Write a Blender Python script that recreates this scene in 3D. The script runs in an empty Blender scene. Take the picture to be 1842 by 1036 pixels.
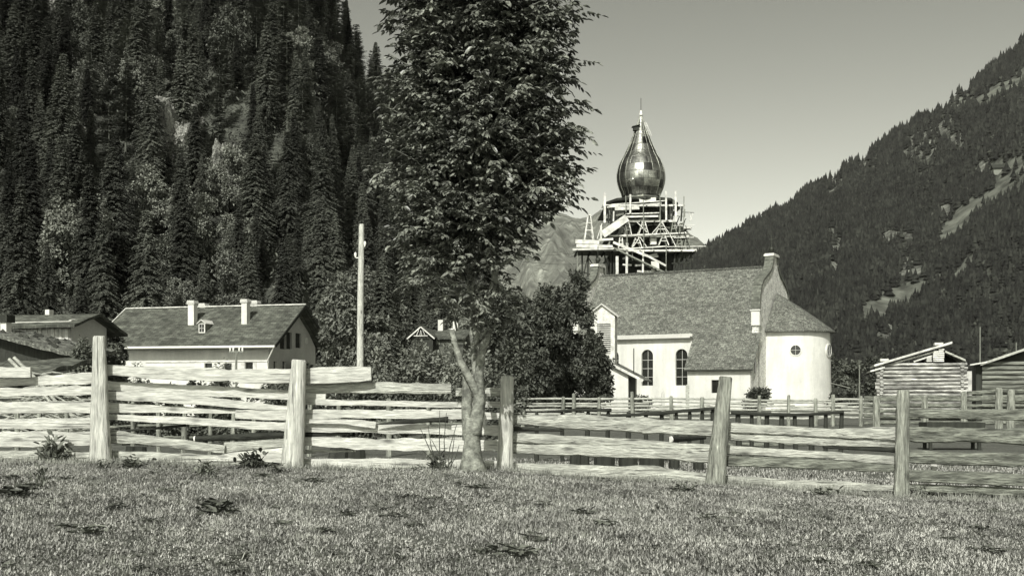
import bpy, bmesh, math, random
import numpy as np
from mathutils import Vector, Matrix, noise
from mathutils.geometry import tessellate_polygon
R = math.radians
scene = bpy.context.scene
COL = scene.collection
# ------------------------------------------------------------------ camera, light, exposure
F, CX, HY, CZ = 2000.0, 921.0, 712.0, 1.45      # focal length in photo pixels, centre, horizon row, eye height
cam_d = bpy.data.cameras.new('camera'); cam = bpy.data.objects.new('camera', cam_d); COL.objects.link(cam)
cam.location = (0, 0, CZ); cam.rotation_euler = (R(90), 0, 0)
cam_d.sensor_width = 36; cam_d.lens = 36*F/1842; cam_d.shift_y = (HY-518)/1842
cam_d.clip_start = .1; cam_d.clip_end = 40000
scene.camera = cam
SUN_AZ, SUN_EL = 16.0, 38.0
world = bpy.data.worlds.new("World"); scene.world = world; world.use_nodes = True
wn, wl = world.node_tree.nodes, world.node_tree.links
wn.clear()
sky = wn.new('ShaderNodeTexSky'); sky.sky_type = 'NISHITA'; sky.sun_disc = False
sky.sun_elevation = R(SUN_EL); sky.sun_rotation = R(180+SUN_AZ)
sky.dust_density = 1.2; sky.air_density = 1.0; sky.altitude = 900
sep = wn.new('ShaderNodeSeparateColor'); wl.new(sky.outputs[0], sep.inputs[0])
m1 = wn.new('ShaderNodeMath'); m1.operation = 'MULTIPLY'; m1.inputs[1].default_value = 1.05; wl.new(sep.outputs[0], m1.inputs[0])
m2 = wn.new('ShaderNodeMath'); m2.operation = 'MULTIPLY_ADD'; m2.inputs[1].default_value = .12
wl.new(sep.outputs[2], m2.inputs[0]); wl.new(m1.outputs[0], m2.inputs[2])
cmb = wn.new('ShaderNodeMix'); cmb.data_type = 'RGBA'; cmb.blend_type = 'MULTIPLY'; cmb.inputs[0].default_value = 1
cmb.inputs[7].default_value = (.985, 1, .87, 1)
m0 = wn.new('ShaderNodeMath'); m0.operation = 'MULTIPLY'; m0.inputs[1].default_value = .33; wl.new(m2.outputs[0], m0.inputs[0])
m3 = wn.new('ShaderNodeMath'); m3.operation = 'POWER'; m3.inputs[1].default_value = 1.55; wl.new(m0.outputs[0], m3.inputs[0])
m4 = wn.new('ShaderNodeMath'); m4.operation = 'MULTIPLY'; m4.inputs[1].default_value = 2.75; wl.new(m3.outputs[0], m4.inputs[0])
wl.new(m4.outputs[0], cmb.inputs[6])
bg = wn.new('ShaderNodeBackground'); bg.inputs[1].default_value = .125
wl.new(cmb.outputs[2], bg.inputs[0])
wo = wn.new('ShaderNodeOutputWorld'); wl.new(bg.outputs[0], wo.inputs[0])
sd = bpy.data.lights.new('sun', 'SUN'); sun = bpy.data.objects.new('sun', sd); COL.objects.link(sun)
sd.energy = 4.2; sd.angle = R(.5); sd.color = (1, .985, .93)
sdir = Vector((-math.sin(R(SUN_AZ))*math.cos(R(SUN_EL)), -math.cos(R(SUN_AZ))*math.cos(R(SUN_EL)), math.sin(R(SUN_EL))))
sun.rotation_euler = sdir.to_track_quat('Z', 'Y').to_euler()
scene.view_settings.view_transform = 'Standard'; scene.view_settings.look = 'None'
scene.view_settings.exposure = .22; scene.view_settings.gamma = 1
scene.render.engine = 'CYCLES'

# ------------------------------------------------------------------ helpers
def P(px, py, Y):
    return Vector(((px-CX)/F*Y, Y, CZ+(HY-py)/F*Y))
def tint(v):
    k = min(1, v/.5)
    return (v*(.93+.07*k), v, v*(.80+.12*k), 1)
def ss(a, b, x):
    t = max(0, min(1, (x-a)/(b-a))); return t*t*(3-2*t)
def interp(x, xs, ys): return float(np.interp(x, xs, ys))

def mat(name, c, rough=.85, metallic=0, spec=.3):
    """c: list of (scale_xyz, amount) noise layers around a base: dict(base, lo, hi, layers, bump, coords)"""
    m = bpy.data.materials.new(name); m.use_nodes = True
    n, l = m.node_tree.nodes, m.node_tree.links
    b = n['Principled BSDF']; b.inputs['Roughness'].default_value = rough
    b.inputs['Metallic'].default_value = metallic; b.inputs['Specular IOR Level'].default_value = spec
    if not isinstance(c, dict):
        b.inputs['Base Color'].default_value = tint(c); return m
    tc = n.new('ShaderNodeTexCoord'); src = tc.outputs[c.get('coords', 'Object')]
    prev = None; hprev = None
    for (sc, lo, hi, det, w) in c['layers']:
        mp = n.new('ShaderNodeMapping'); mp.inputs['Scale'].default_value = sc if isinstance(sc, tuple) else (sc, sc, sc)
        l.new(src, mp.inputs[0])
        nz = n.new('ShaderNodeTexNoise'); nz.inputs['Scale'].default_value = 1; nz.inputs['Detail'].default_value = det
        nz.inputs['Roughness'].default_value = .6
        l.new(mp.outputs[0], nz.inputs[0])
        mr = n.new('ShaderNodeMapRange'); mr.inputs[1].default_value = lo; mr.inputs[2].default_value = hi
        mr.inputs[3].default_value = 1-w; mr.inputs[4].default_value = 1+w*.6
        l.new(nz.outputs[0], mr.inputs[0])
        if prev is None: prev = mr.outputs[0]
        else:
            q = n.new('ShaderNodeMath'); q.operation = 'MULTIPLY'; l.new(prev, q.inputs[0]); l.new(mr.outputs[0], q.inputs[1]); prev = q.outputs[0]
    if 'brick' in c:
        bw, bh, mortar, var = c['brick']
        bt = n.new('ShaderNodeTexBrick'); bt.inputs['Scale'].default_value = 1
        bt.inputs['Brick Width'].default_value = bw; bt.inputs['Row Height'].default_value = bh
        bt.inputs['Mortar Size'].default_value = mortar; bt.inputs['Mortar Smooth'].default_value = .3
        bt.inputs['Color1'].default_value = (1-var,)*3+(1,); bt.inputs['Color2'].default_value = (1+var*.5,)*3+(1,)
        mo = c.get('mortar', .35); bt.inputs['Mortar'].default_value = (mo, mo, mo, 1)
        l.new(tc.outputs['UV'], bt.inputs[0])
        bwn = n.new('ShaderNodeRGBToBW'); l.new(bt.outputs[0], bwn.inputs[0])
        q = n.new('ShaderNodeMath'); q.operation = 'MULTIPLY'
        if prev is None: q.inputs[0].default_value = 1
        else: l.new(prev, q.inputs[0])
        l.new(bwn.outputs[0], q.inputs[1]); prev = q.outputs[0]
    if 'knots' in c:
        mp = n.new('ShaderNodeMapping'); mp.inputs['Scale'].default_value = c['knots']; l.new(src, mp.inputs[0])
        vo = n.new('ShaderNodeTexVoronoi'); vo.inputs['Scale'].default_value = 1; l.new(mp.outputs[0], vo.inputs[0])
        mr = n.new('ShaderNodeMapRange'); mr.inputs[1].default_value = .06; mr.inputs[2].default_value = .2
        mr.inputs[3].default_value = .35; mr.inputs[4].default_value = 1; l.new(vo.outputs[0], mr.inputs[0])
        q = n.new('ShaderNodeMath'); q.operation = 'MULTIPLY'; l.new(prev, q.inputs[0]); l.new(mr.outputs[0], q.inputs[1]); prev = q.outputs[0]
    if c.get('var'):
        oi = n.new('ShaderNodeObjectInfo'); mr = n.new('ShaderNodeMapRange'); v = c['var']
        mr.inputs[3].default_value = 1-v; mr.inputs[4].default_value = 1+v; l.new(oi.outputs['Random'], mr.inputs[0])
        q = n.new('ShaderNodeMath'); q.operation = 'MULTIPLY'; l.new(prev, q.inputs[0]); l.new(mr.outputs[0], q.inputs[1]); prev = q.outputs[0]
    mx = n.new('ShaderNodeMix'); mx.data_type = 'RGBA'; mx.blend_type = 'MULTIPLY'; mx.inputs[0].default_value = 1
    mx.inputs[6].default_value = tint(c['base']); l.new(prev, mx.inputs[7]); l.new(mx.outputs[2], b.inputs['Base Color'])
    if c.get('bump'):
        bp = n.new('ShaderNodeBump'); bp.inputs['Strength'].default_value = c['bump']; bp.inputs['Distance'].default_value = c.get('bdist', .03)
        l.new(prev, bp.inputs['Height']); l.new(bp.outputs[0], b.inputs['Normal'])
    if c.get('roughvar'):
        mr = n.new('ShaderNodeMapRange'); mr.inputs[1].default_value = .5; mr.inputs[2].default_value = 1.5
        mr.inputs[3].default_value = c['roughvar'][0]; mr.inputs[4].default_value = c['roughvar'][1]
        l.new(prev, mr.inputs[0]); l.new(mr.outputs[0], b.inputs['Roughness'])
    return m

class MB:
    def __init__(s): s.v = []; s.f = []; s.uv = {}
    def add(s, vs, fs):
        o = len(s.v); s.v += [tuple(p) for p in vs]; s.f += [tuple(i+o for i in f) for f in fs]
    def quad(s, ps, uv=None):
        o = len(s.v); s.v += [tuple(p) for p in ps]; s.f.append(tuple(range(o, o+len(ps))))
        if uv: s.uv[len(s.f)-1] = uv
    def box(s, x0, x1, y0, y1, z0, z1):
        s.add([(x, y, z) for z in (z0, z1) for y in (y0, y1) for x in (x0, x1)],
              [(0, 2, 3, 1), (4, 5, 7, 6), (0, 1, 5, 4), (2, 6, 7, 3), (0, 4, 6, 2), (1, 3, 7, 5)])
    def beam(s, a, b, w, h, up=(0, 0, 1)):
        a, b = Vector(a), Vector(b); d = (b-a).normalized(); up = Vector(up)
        if abs(d.dot(up)) > .98: up = Vector((0, 1, 0))
        sd_ = d.cross(up).normalized(); u2 = sd_.cross(d).normalized()
        vs = [p+sd_*i*w/2+u2*j*h/2 for p in (a, b) for j in (-1, 1) for i in (-1, 1)]
        s.add(vs, [(0, 1, 3, 2), (4, 6, 7, 5), (0, 4, 5, 1), (2, 3, 7, 6), (0, 2, 6, 4), (1, 5, 7, 3)])
    def tube(s, pts, rad, n=8, cap=True, jit=0, rng=None, flat=1.0, sq=0):
        pts = [Vector(p) for p in pts]; o = len(s.v); m = len(pts)
        ref = Vector((0, 1, 0)) if abs((pts[-1]-pts[0]).normalized().dot(Vector((0, 1, 0)))) < .9 else Vector((1, 0, 0))
        for i, p in enumerate(pts):
            d = (pts[min(i+1, m-1)]-pts[max(i-1, 0)]).normalized()
            a = d.cross(ref).normalized(); b = a.cross(d).normalized()
            r = rad[i] if hasattr(rad, '__len__') else rad
            for k in range(n):
                t = 2*math.pi*k/n; rr = r
                if sq: rr *= min(1/max(abs(math.cos(t)), 1e-6), 1/max(abs(math.sin(t)), 1e-6))**sq
                if jit: rr *= 1+rng.uniform(-jit, jit)
                s.v.append(tuple(p+a*math.cos(t)*rr+b*math.sin(t)*rr*flat))
        for i in range(m-1):
            for k in range(n):
                a0 = o+i*n+k; a1 = o+i*n+(k+1) % n
                s.f.append((a0, a1, a1+n, a0+n))
        if cap:
            s.f.append(tuple(o+k for k in reversed(range(n)))); s.f.append(tuple(o+(m-1)*n+k for k in range(n)))
    def prism(s, poly, f0, f1):
        """poly: 2D points, f0/f1 map (a,b) to the two 3D caps"""
        n = len(poly); o = len(s.v)
        s.v += [tuple(f0(a, b)) for a, b in poly]+[tuple(f1(a, b)) for a, b in poly]
        tri = tessellate_polygon([[Vector((a, b, 0)) for a, b in poly]])
        for t in tri: s.f.append((o+t[0], o+t[1], o+t[2])); s.f.append((o+n+t[2], o+n+t[1], o+n+t[0]))
        for i in range(n): j = (i+1) % n; s.f.append((o+i, o+j, o+n+j, o+n+i))
    def lathe(s, prof, c, n=32):
        o = len(s.v)
        for (r, z) in prof:
            for k in range(n):
                t = 2*math.pi*k/n; s.v.append((c[0]+r*math.cos(t), c[1]+r*math.sin(t), z))
        L = 0
        for i in range(len(prof)-1):
            L2 = L+math.hypot(prof[i+1][0]-prof[i][0], prof[i+1][1]-prof[i][1])
            for k in range(n):
                a = o+i*n+k; b = o+i*n+(k+1) % n
                s.f.append((a, b, b+n, a+n)); s.uv[len(s.f)-1] = [(k/n*16, L), ((k+1)/n*16, L), ((k+1)/n*16, L2), (k/n*16, L2)]
            L = L2
    def build(s, name, m, parent=None, smooth=False):
        me = bpy.data.meshes.new(name); me.from_pydata(s.v, [], s.f)
        if s.uv:
            ul = me.uv_layers.new(name='UVMap')
            for p in me.polygons:
                u = s.uv.get(p.index)
                if u:
                    for li, c in zip(p.loop_indices, u): ul.data[li].uv = c
        bm = bmesh.new(); bm.from_mesh(me); bmesh.ops.recalc_face_normals(bm, faces=bm.faces); bm.to_mesh(me); bm.free()
        if smooth: me.shade_smooth()
        me.materials.append(m)
        o = bpy.data.objects.new(name, me); COL.objects.link(o)
        if parent: o.parent = parent
        return o

def np_mesh(name, V, Fq, m, parent=None, smooth=False):
    """V (n,3) array, Fq (m,k) int array -> object"""
    me = bpy.data.meshes.new(name); k = Fq.shape[1]
    me.vertices.add(len(V)); me.vertices.foreach_set('co', np.ascontiguousarray(V, dtype=np.float32).ravel())
    me.loops.add(Fq.size); me.loops.foreach_set('vertex_index', np.ascontiguousarray(Fq, dtype=np.int32).ravel())
    me.polygons.add(len(Fq)); me.polygons.foreach_set('loop_start', np.arange(0, Fq.size, k, dtype=np.int32))
    me.update(calc_edges=True); me.validate()
    if smooth: me.shade_smooth()
    me.materials.append(m)
    o = bpy.data.objects.new(name, me); COL.objects.link(o)
    if parent: o.parent = parent
    return o

def tag(o, label=None, cat=None, group=None, kind=None):
    if label: o['label'] = label
    if cat: o['category'] = cat
    if group: o['group'] = group
    if kind: o['kind'] = kind
    return o
def empty(name, loc, rz=0, label=None, cat=None, group=None):
    o = bpy.data.objects.new(name, None); COL.objects.link(o); o.location = loc; o.rotation_euler = (0, 0, rz)
    return tag(o, label, cat, group)
def copy_tree(root, loc, rz=0, sc=1, label=None, group=None):
    r = root.copy(); COL.objects.link(r); r.location = loc; r.rotation_euler = (0, 0, rz)
    r.scale = (sc, sc, sc) if not isinstance(sc, tuple) else sc
    if label: r['label'] = label
    if group: r['group'] = group
    for ch in list(root.children):
        c = ch.copy(); COL.objects.link(c); c.parent = r
    return r
def local_hit(o, rz, px, py, axis, val):
    """where the line of sight through photo pixel px,py meets the local plane axis=val of a frame at o turned by rz"""
    M = Matrix.Rotation(-rz, 3, 'Z')
    c = M @ (Vector((0, 0, CZ))-Vector(o)); d = M @ Vector(((px-CX)/F, 1, (HY-py)/F))
    t = (val-c[axis])/d[axis]
    return c+d*t

# leaf makers -----------------------------------------------------------------------
def unit(a): return a/np.maximum(np.linalg.norm(a, axis=-1, keepdims=True), 1e-9)
def leaves(Pb, D, N, L, W, fold=.25):
    """leaf blades: base points, directions, up-ish normals; returns verts, quads (two quads folded on the midrib)"""
    n = len(Pb); D = unit(D); S = unit(np.cross(D, N)); U = np.cross(S, D)
    L = np.broadcast_to(L, (n,))[:, None]; W = np.broadcast_to(W, (n,))[:, None]
    f = fold*W
    V = np.stack([Pb, Pb+D*L*.35+S*W*.5+U*f, Pb+D*L*.75+S*W*.36+U*f*.6, Pb+D*L-U*f*.5, Pb+D*L*.75-S*W*.36+U*f*.6, Pb+D*L*.35-S*W*.5+U*f], 1)
    b = np.arange(n)[:, None]*6
    Q = np.concatenate([b+np.array([[0, 1, 2, 3]]), b+np.array([[0, 3, 4, 5]])], 0)
    return V.reshape(-1, 3), Q
def diamonds(Pb, D, N, L, W):
    n = len(Pb); D = unit(D); S = unit(np.cross(D, N))
    L = np.broadcast_to(L, (n,))[:, None]; W = np.broadcast_to(W, (n,))[:, None]
    V = np.stack([Pb, Pb+D*L*.5+S*W*.5, Pb+D*L, Pb+D*L*.5-S*W*.5], 1)
    return V.reshape(-1, 3), np.arange(n)[:, None]*4+np.array([[0, 1, 2, 3]])

def bush_mesh(name, seed, blobs, n, lsize, m, parent, hollow=.45):
    """foliage: leaf blades spread through the outer part of uneven lobes"""
    rs = np.random.RandomState(seed); vol = np.array([b[3]*b[4]*b[5] for b in blobs])**.67
    idx = rs.choice(len(blobs), n, p=vol/vol.sum()); B = np.array(blobs)[idx]
    d = unit(rs.normal(size=(n, 3))); 
    # clumps: pull directions to sub centres
    sub = unit(rs.normal(size=(len(blobs)*26, 3))); k = rs.randint(0, 26, n)+idx*26
    d = unit(d*.34+sub[k]); rr = (hollow+(1-hollow)*rs.rand(n)**.5)*(.82+.32*rs.rand(len(sub))[k])
    p = B[:, :3]+d*rr[:, None]*B[:, 3:6]
    p[:, 2] = np.abs(p[:, 2])+.02
    D = d*.7+rs.normal(size=(n, 3))*.6; D[:, 2] -= .35
    N = d*.4+rs.normal(size=(n, 3))*.5+np.array([0, 0, .8])
    L = lsize*(.6+.8*rs.rand(n)); V, Q = leaves(p, D, N, L, L*.55)
    return np_mesh(name, V, Q, m, parent)

# ------------------------------------------------------------------ materials
M = {}
LX = (1.2, 16, 16)
M['pale_board'] = mat('pale_board', dict(base=.44, layers=[((7, 60, 60), .35, .65, 5, .28), ((2.5, 9, 12), .35, .65, 5, .22), ((.8, 38, 38), .33, .37, 3, .42)], knots=(2.2, 3, 7), bump=.7, bdist=.012))
M['board'] = mat('mid_board', dict(base=.36, layers=[((7, 60, 60), .35, .65, 5, .35), ((3, 9, 13), .35, .65, 5, .38), ((.8, 36, 36), .33, .37, 3, .5)], knots=(2.4, 3, 7), bump=.8, bdist=.015))
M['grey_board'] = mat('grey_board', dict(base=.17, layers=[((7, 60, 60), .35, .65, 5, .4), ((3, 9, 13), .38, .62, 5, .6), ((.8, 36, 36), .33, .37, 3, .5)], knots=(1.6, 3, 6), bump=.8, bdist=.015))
M['dark_log'] = mat('dark_bark_log', dict(base=.035, layers=[((6, 20, 20), .3, .7, 5, .5)], bump=.8))
M['post'] = mat('split_post', dict(base=.42, layers=[((60, 60, 5), .35, .65, 5, .32), ((9, 9, 2), .35, .65, 4, .25), ((40, 40, .7), .30, .40, 2, .55)], knots=(4.5, 4.5, 2.2), bump=.8, bdist=.014))
M['post_grey'] = mat('grey_split_post', dict(base=.24, layers=[((60, 60, 5), .35, .65, 5, .4), ((10, 10, 2), .36, .64, 4, .5), ((40, 40, .7), .30, .40, 2, .6)], knots=(4.5, 4.5, 2.4), bump=.9, bdist=.016))
M['cut_wood'] = mat('cut_wood', .7)
M['bark'] = mat('smooth_bark', dict(base=.24, layers=[(11, .36, .64, 5, .6), ((30, 30, 60), .3, .7, 4, .35)], bump=.5, bdist=.012))
M['bark_dark'] = mat('dark_bark', dict(base=.07, layers=[((12, 12, 3), .3, .7, 4, .5)], bump=.5))
M['leaf'] = mat('leaf', dict(base=.175, layers=[(3, .35, .65, 3, .6), (22, .38, .62, 2, .7)]), rough=.42, spec=.5)
M['leaf_dark'] = mat('leaf_dark', dict(base=.075, layers=[(.8, .3, .7, 4, .5)], var=.2), rough=.6)
M['leaf_mid'] = mat('leaf_mid', dict(base=.11, layers=[(.9, .3, .7, 4, .5)], var=.2), rough=.55)
M['leaf_pale'] = mat('leaf_pale', dict(base=.2, layers=[(.9, .3, .7, 4, .5)], var=.25), rough=.55)
M['needles'] = mat('needles', dict(base=.11, layers=[(.35, .3, .7, 4, .5), (.1, .35, .65, 3, .4)], var=.65), rough=.7)
M['larch'] = mat('larch_needles', dict(base=.11, layers=[(.4, .3, .7, 4, .4)], var=.5), rough=.7)
M['grass'] = mat('grass', dict(base=.48, layers=[(2.2, .3, .7, 4, .45), (45, .3, .7, 2, .6)]), rough=.6)
M['soil'] = mat('meadow_turf', dict(base=.24, layers=[(.6, .3, .7, 5, .35), (7, .3, .7, 6, .5), (60, .3, .7, 4, .5)], bump=1, bdist=.05), rough=.95)
M['meadow'] = mat('valley_meadow', dict(base=.17, layers=[(.05, .3, .7, 5, .3), (.8, .3, .7, 6, .4), (9, .3, .7, 4, .5)], bump=1, bdist=.08), rough=.95)
M['forest_floor'] = mat('forest_floor', dict(base=.12, layers=[(.03, .4, .62, 6, .6), (.25, .3, .7, 6, .5), (1.4, .3, .7, 5, .5)], bump=1, bdist=.6), rough=.95)
M['slope'] = mat('mountain_slope', dict(base=.07, layers=[(.006, .4, .65, 8, .6), (.03, .3, .7, 6, .6), (.15, .3, .7, 5, .5)], bump=1, bdist=6), rough=.95)
M['alp'] = mat('alpine_meadow', dict(base=.12, layers=[(.008, .35, .65, 6, .4), (.05, .36, .64, 6, .6)]), rough=.95)
M['peaks'] = mat('far_peaks', dict(base=.24, layers=[((.002, .002, .001), .35, .65, 9, .4), ((.012, .012, .004), .38, .62, 9, .5)], bump=1, bdist=40), rough=1)
M['rock'] = mat('pale_rock', dict(base=.42, layers=[((.5, .5, .25), .35, .65, 7, .7), (2.5, .3, .7, 6, .5)], bump=1, bdist=.5), rough=.95)
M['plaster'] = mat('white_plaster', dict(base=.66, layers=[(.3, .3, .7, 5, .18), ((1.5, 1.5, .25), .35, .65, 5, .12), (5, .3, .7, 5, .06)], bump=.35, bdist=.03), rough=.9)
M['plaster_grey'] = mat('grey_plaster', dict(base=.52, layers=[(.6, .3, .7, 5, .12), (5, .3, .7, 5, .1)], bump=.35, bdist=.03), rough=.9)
M['rubble'] = mat('rubble_stone', dict(base=.78, layers=[(1.6, .35, .65, 6, .3), (6, .35, .65, 5, .45)], bump=1, bdist=.1), rough=.95)
M['brick'] = mat('coping_brick', dict(base=.16, layers=[(3, .3, .7, 5, .4)], brick=(.5, .25, .02, .4), mortar=.6), rough=.9)
M['shingle'] = mat('shingle', dict(base=.27, layers=[(.25, .3, .7, 4, .2), (1.6, .36, .64, 4, .25), (6, .40, .60, 3, .5), (14, .35, .65, 3, .4)], brick=(.42, .30, .02, .5), mortar=.45, bump=1, bdist=.06), rough=.9)
M['slate'] = mat('slate_shingle', dict(base=.13, layers=[(.3, .3, .7, 4, .2), (1.6, .35, .65, 4, .45)], brick=(.5, .22, .018, .4), mortar=.35, bump=1, bdist=.05), rough=.85)
M['white_wood'] = mat('pale_timber', dict(base=.6, layers=[(2, .35, .65, 5, .35)]))
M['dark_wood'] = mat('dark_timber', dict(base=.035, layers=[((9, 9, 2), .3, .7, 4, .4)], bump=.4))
M['mid_wood'] = mat('mid_timber', dict(base=.22, layers=[((9, 9, 2), .3, .7, 4, .4)], bump=.4))
M['glass'] = mat('dark_glass', dict(base=.015, layers=[(1.2, .3, .7, 3, .5)]), rough=.25, spec=.5)
M['copper'] = mat('sheet_copper', dict(base=.42, layers=[(.9, .35, .65, 4, .5), (4, .3, .7, 4, .3)], brick=(1, .95, .03, .9), mortar=.25, bump=.4, bdist=.05, roughvar=(.48, .24)), rough=.3, metallic=1)
M['copper_plain'] = mat('plain_copper', dict(base=.3, layers=[(1.2, .35, .65, 4, .5)]), rough=.4, metallic=.8)
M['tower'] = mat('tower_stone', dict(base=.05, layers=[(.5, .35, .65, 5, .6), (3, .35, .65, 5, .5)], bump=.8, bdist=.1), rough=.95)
M['metal'] = mat('dark_metal', .05, rough=.5, metallic=.5)
M['white_metal'] = mat('white_enamel', .8, rough=.4)
LOGM = mat('barn_log', dict(base=.5, layers=[((2.0, 20, 20), .38, .62, 6, .5), ((.3, .3, 7), .4, .6, 2, .5), ((1.5, 4, 4), .38, .62, 4, .5)], bump=.8, bdist=.03))
LOGG = mat('grey_barn_log', dict(base=.22, layers=[((1.0, 14, 14), .38, .62, 6, .6), ((.5, 5, 5), .35, .65, 3, .5)], bump=.8, bdist=.03))
# ------------------------------------------------------------------ the ground
def amp(x):
    x = max(-9, min(9, x)); return .60-.036*x-.0016*x*x
def ground(x, y):
    r = amp(x)*(ss(-3, 11, y) if y < 12.6 else 1-ss(12.6, 20, y))
    b = .05*noise.noise((x*.35, y*.35, 0))+.015*noise.noise((x*1.7, y*1.7, 3)) if y < 40 else .15*noise.noise((x*.05, y*.05, 5))*ss(40, 60, y)
    return r+b-(.02 if y < 40 else 0)+.085*math.exp(-((x+.4)**2+(y-11.4)**2)/.9)
def grid_lines(dense0, dense1, step, far, k=1.28):
    a = list(np.arange(dense0, dense1+1e-6, step)); s = step; x = dense1
    while x < far: s *= k; x += s; a.append(x)
    s = step; x = dense0
    while x > -far: s *= k; x -= s; a.insert(0, x)
    return a
gx = grid_lines(-9, 9, .25, 12000); gy = grid_lines(-2, 22, .25, 12000)
V = np.array([(x, y, ground(x, y)) for y in gy for x in gx]); nx = len(gx)
Q = np.array([(j*nx+i, j*nx+i+1, (j+1)*nx+i+1, (j+1)*nx+i) for j in range(len(gy)-1) for i in range(nx-1)])
g = np_mesh('ground', V, Q, M['soil'], smooth=True); tag(g, kind='structure')

# ------------------------------------------------------------------ the wooded hillside on the left
HS_X = [-700, -300, 0, 560, 600, 640, 670, 720, 800, 900, 1000, 1150]
HS_Y = [-260, -280, -260, -200, 40, 125, 165, 230, 370, 510, 610, 690]
def hs_point(px, t):
    y0 = interp(px, [-700, 200, 600, 900, 1150], [62, 95, 112, 120, 130]); y1 = 330
    crest = CZ+(HY-interp(px, HS_X, HS_Y))/F*y1
    Y = y0+(y1-y0)*t
    prof = t**1.08+.05*math.sin(t*9+px*.01)*t*(1-t)*2
    z = crest*prof+7*noise.noise((px*.006, t*5, 1))*math.sin(math.pi*min(1, t))
    return Vector(((px-CX)/F*Y, Y, z-.3))
n1, n2 = 110, 60
V = []
for j in range(n2+8):
    for i in range(n1+1):
        px = -700+1850*i/n1
        if j <= n2: V.append(hs_point(px, j/n2))
        else:
            p = hs_point(px, 1); k = j-n2; V.append(Vector((p.x, p.y+k*18, p.z*(1-k/8)-1)))
Q = np.array([(j*(n1+1)+i, j*(n1+1)+i+1, (j+1)*(n1+1)+i+1, (j+1)*(n1+1)+i) for j in range(n2+7) for i in range(n1)])
o = np_mesh('hillside', np.array([tuple(v) for v in V]), Q, M['forest_floor'], smooth=True); tag(o, kind='structure')

# ------------------------------------------------------------------ the mountain on the right
MT_X = [900, 1050, 1150, 1240, 1300, 1400, 1500, 1600, 1700, 1842, 2000, 2400, 2900]
MT_Y = [640, 552, 505, 466, 436, 380, 318, 250, 190, 76, -40, -250, -420]
def mt_point(px, t):
    Y = 850+(2100-850)*t**1.1
    crest = CZ+(HY-interp(px, MT_X, MT_Y))/F*2100
    z = crest*(t**1.2)
    w = math.sin(math.pi*min(1, t))
    z += w*(46*noise.noise((px*.004, t*3, 9))+22*noise.noise((px*.012, t*9, 4)))+ (14*noise.noise((px*.03, 0, 2)) if t > .8 else 0)*ss(.8, 1, t)
    return Vector(((px-CX)/F*Y, Y, z-2))
def alp(px, py):
    """clearings: hay meadows on the slope"""
    w = 12*noise.noise((px*.02, py*.02, 7))
    def band(x0, y0, x1, y1, h, xa=0):
        if not (x0 <= px <= x1): return False
        yc = y0+(y1-y0)*(px-x0)/(x1-x0); return abs(py-yc+w) < h*1.5*(1+.6*noise.noise((px*.06, py*.06, 2)))
    return band(1548, 560, 1650, 520, 9) or band(1640, 520, 1760, 470, 8) or band(1562, 566, 1640, 543, 4) or \
        band(1690, 425, 1760, 370, 13) or band(1750, 375, 1842, 322, 11) or band(1790, 330, 1900, 300, 16) or \
        band(1690, 195, 1770, 180, 6) or band(1765, 182, 1842, 138, 10) or band(1780, 300, 1842, 290, 6) or band(1842, 140, 2100, 0, 14) or band(1900, 400, 2200, 250, 25)
def rocky(px, py):
    return any(((px-a)/c)**2+((py-b)/d)**2 < 1+.9*noise.noise((px*.05, py*.05, 1)) for a, b, c, d in
               [(1655, 265, 28, 30), (1700, 225, 30, 16), (1500, 325, 16, 20), (1612, 425, 30, 10), (1500, 445, 14, 40), (1560, 290, 20, 10), (1725, 250, 14, 14), (1640, 480, 22, 24), (1780, 300, 25, 12), (1590, 595, 16, 12), (1700, 380, 10, 20)])
n1, n2 = 230, 150
V, alpf = [], []
for j in range(n2+1):
    for i in range(n1+1): V.append(mt_point(900+2000*i/n1, j/n2))
for k in range(1, 9):
    for i in range(n1+1):
        p = mt_point(900+2000*i/n1, 1); V.append(Vector((p.x, p.y+k*160, p.z*(1-k/8)-2)))
Vn = np.array([tuple(v) for v in V])
Q = np.array([(j*(n1+1)+i, j*(n1+1)+i+1, (j+1)*(n1+1)+i+1, (j+1)*(n1+1)+i) for j in range(n2+8) for i in range(n1)])
mt = np_mesh('mountain', Vn, Q, M['slope'], smooth=True); tag(mt, kind='structure')
mt.data.materials.append(M['alp']); mt.data.materials.append(M['rock_far'] if 'rock_far' in M else mat('far_rock', dict(base=.24, layers=[(.02, .4, .6, 6, .6), (.12, .35, .65, 6, .6)], bump=1, bdist=8), rough=.95))
def to_px(p): return CX+F*p[0]/p[1], HY-F*(p[2]-CZ)/p[1]
mi = []
for q in Q:
    c = Vn[q].mean(0); px, py = to_px(c)
    mi.append(1 if alp(px, py) else 2 if rocky(px, py) else 0)
mt.data.polygons.foreach_set('material_index', np.array(mi, dtype=np.int32))

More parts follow.
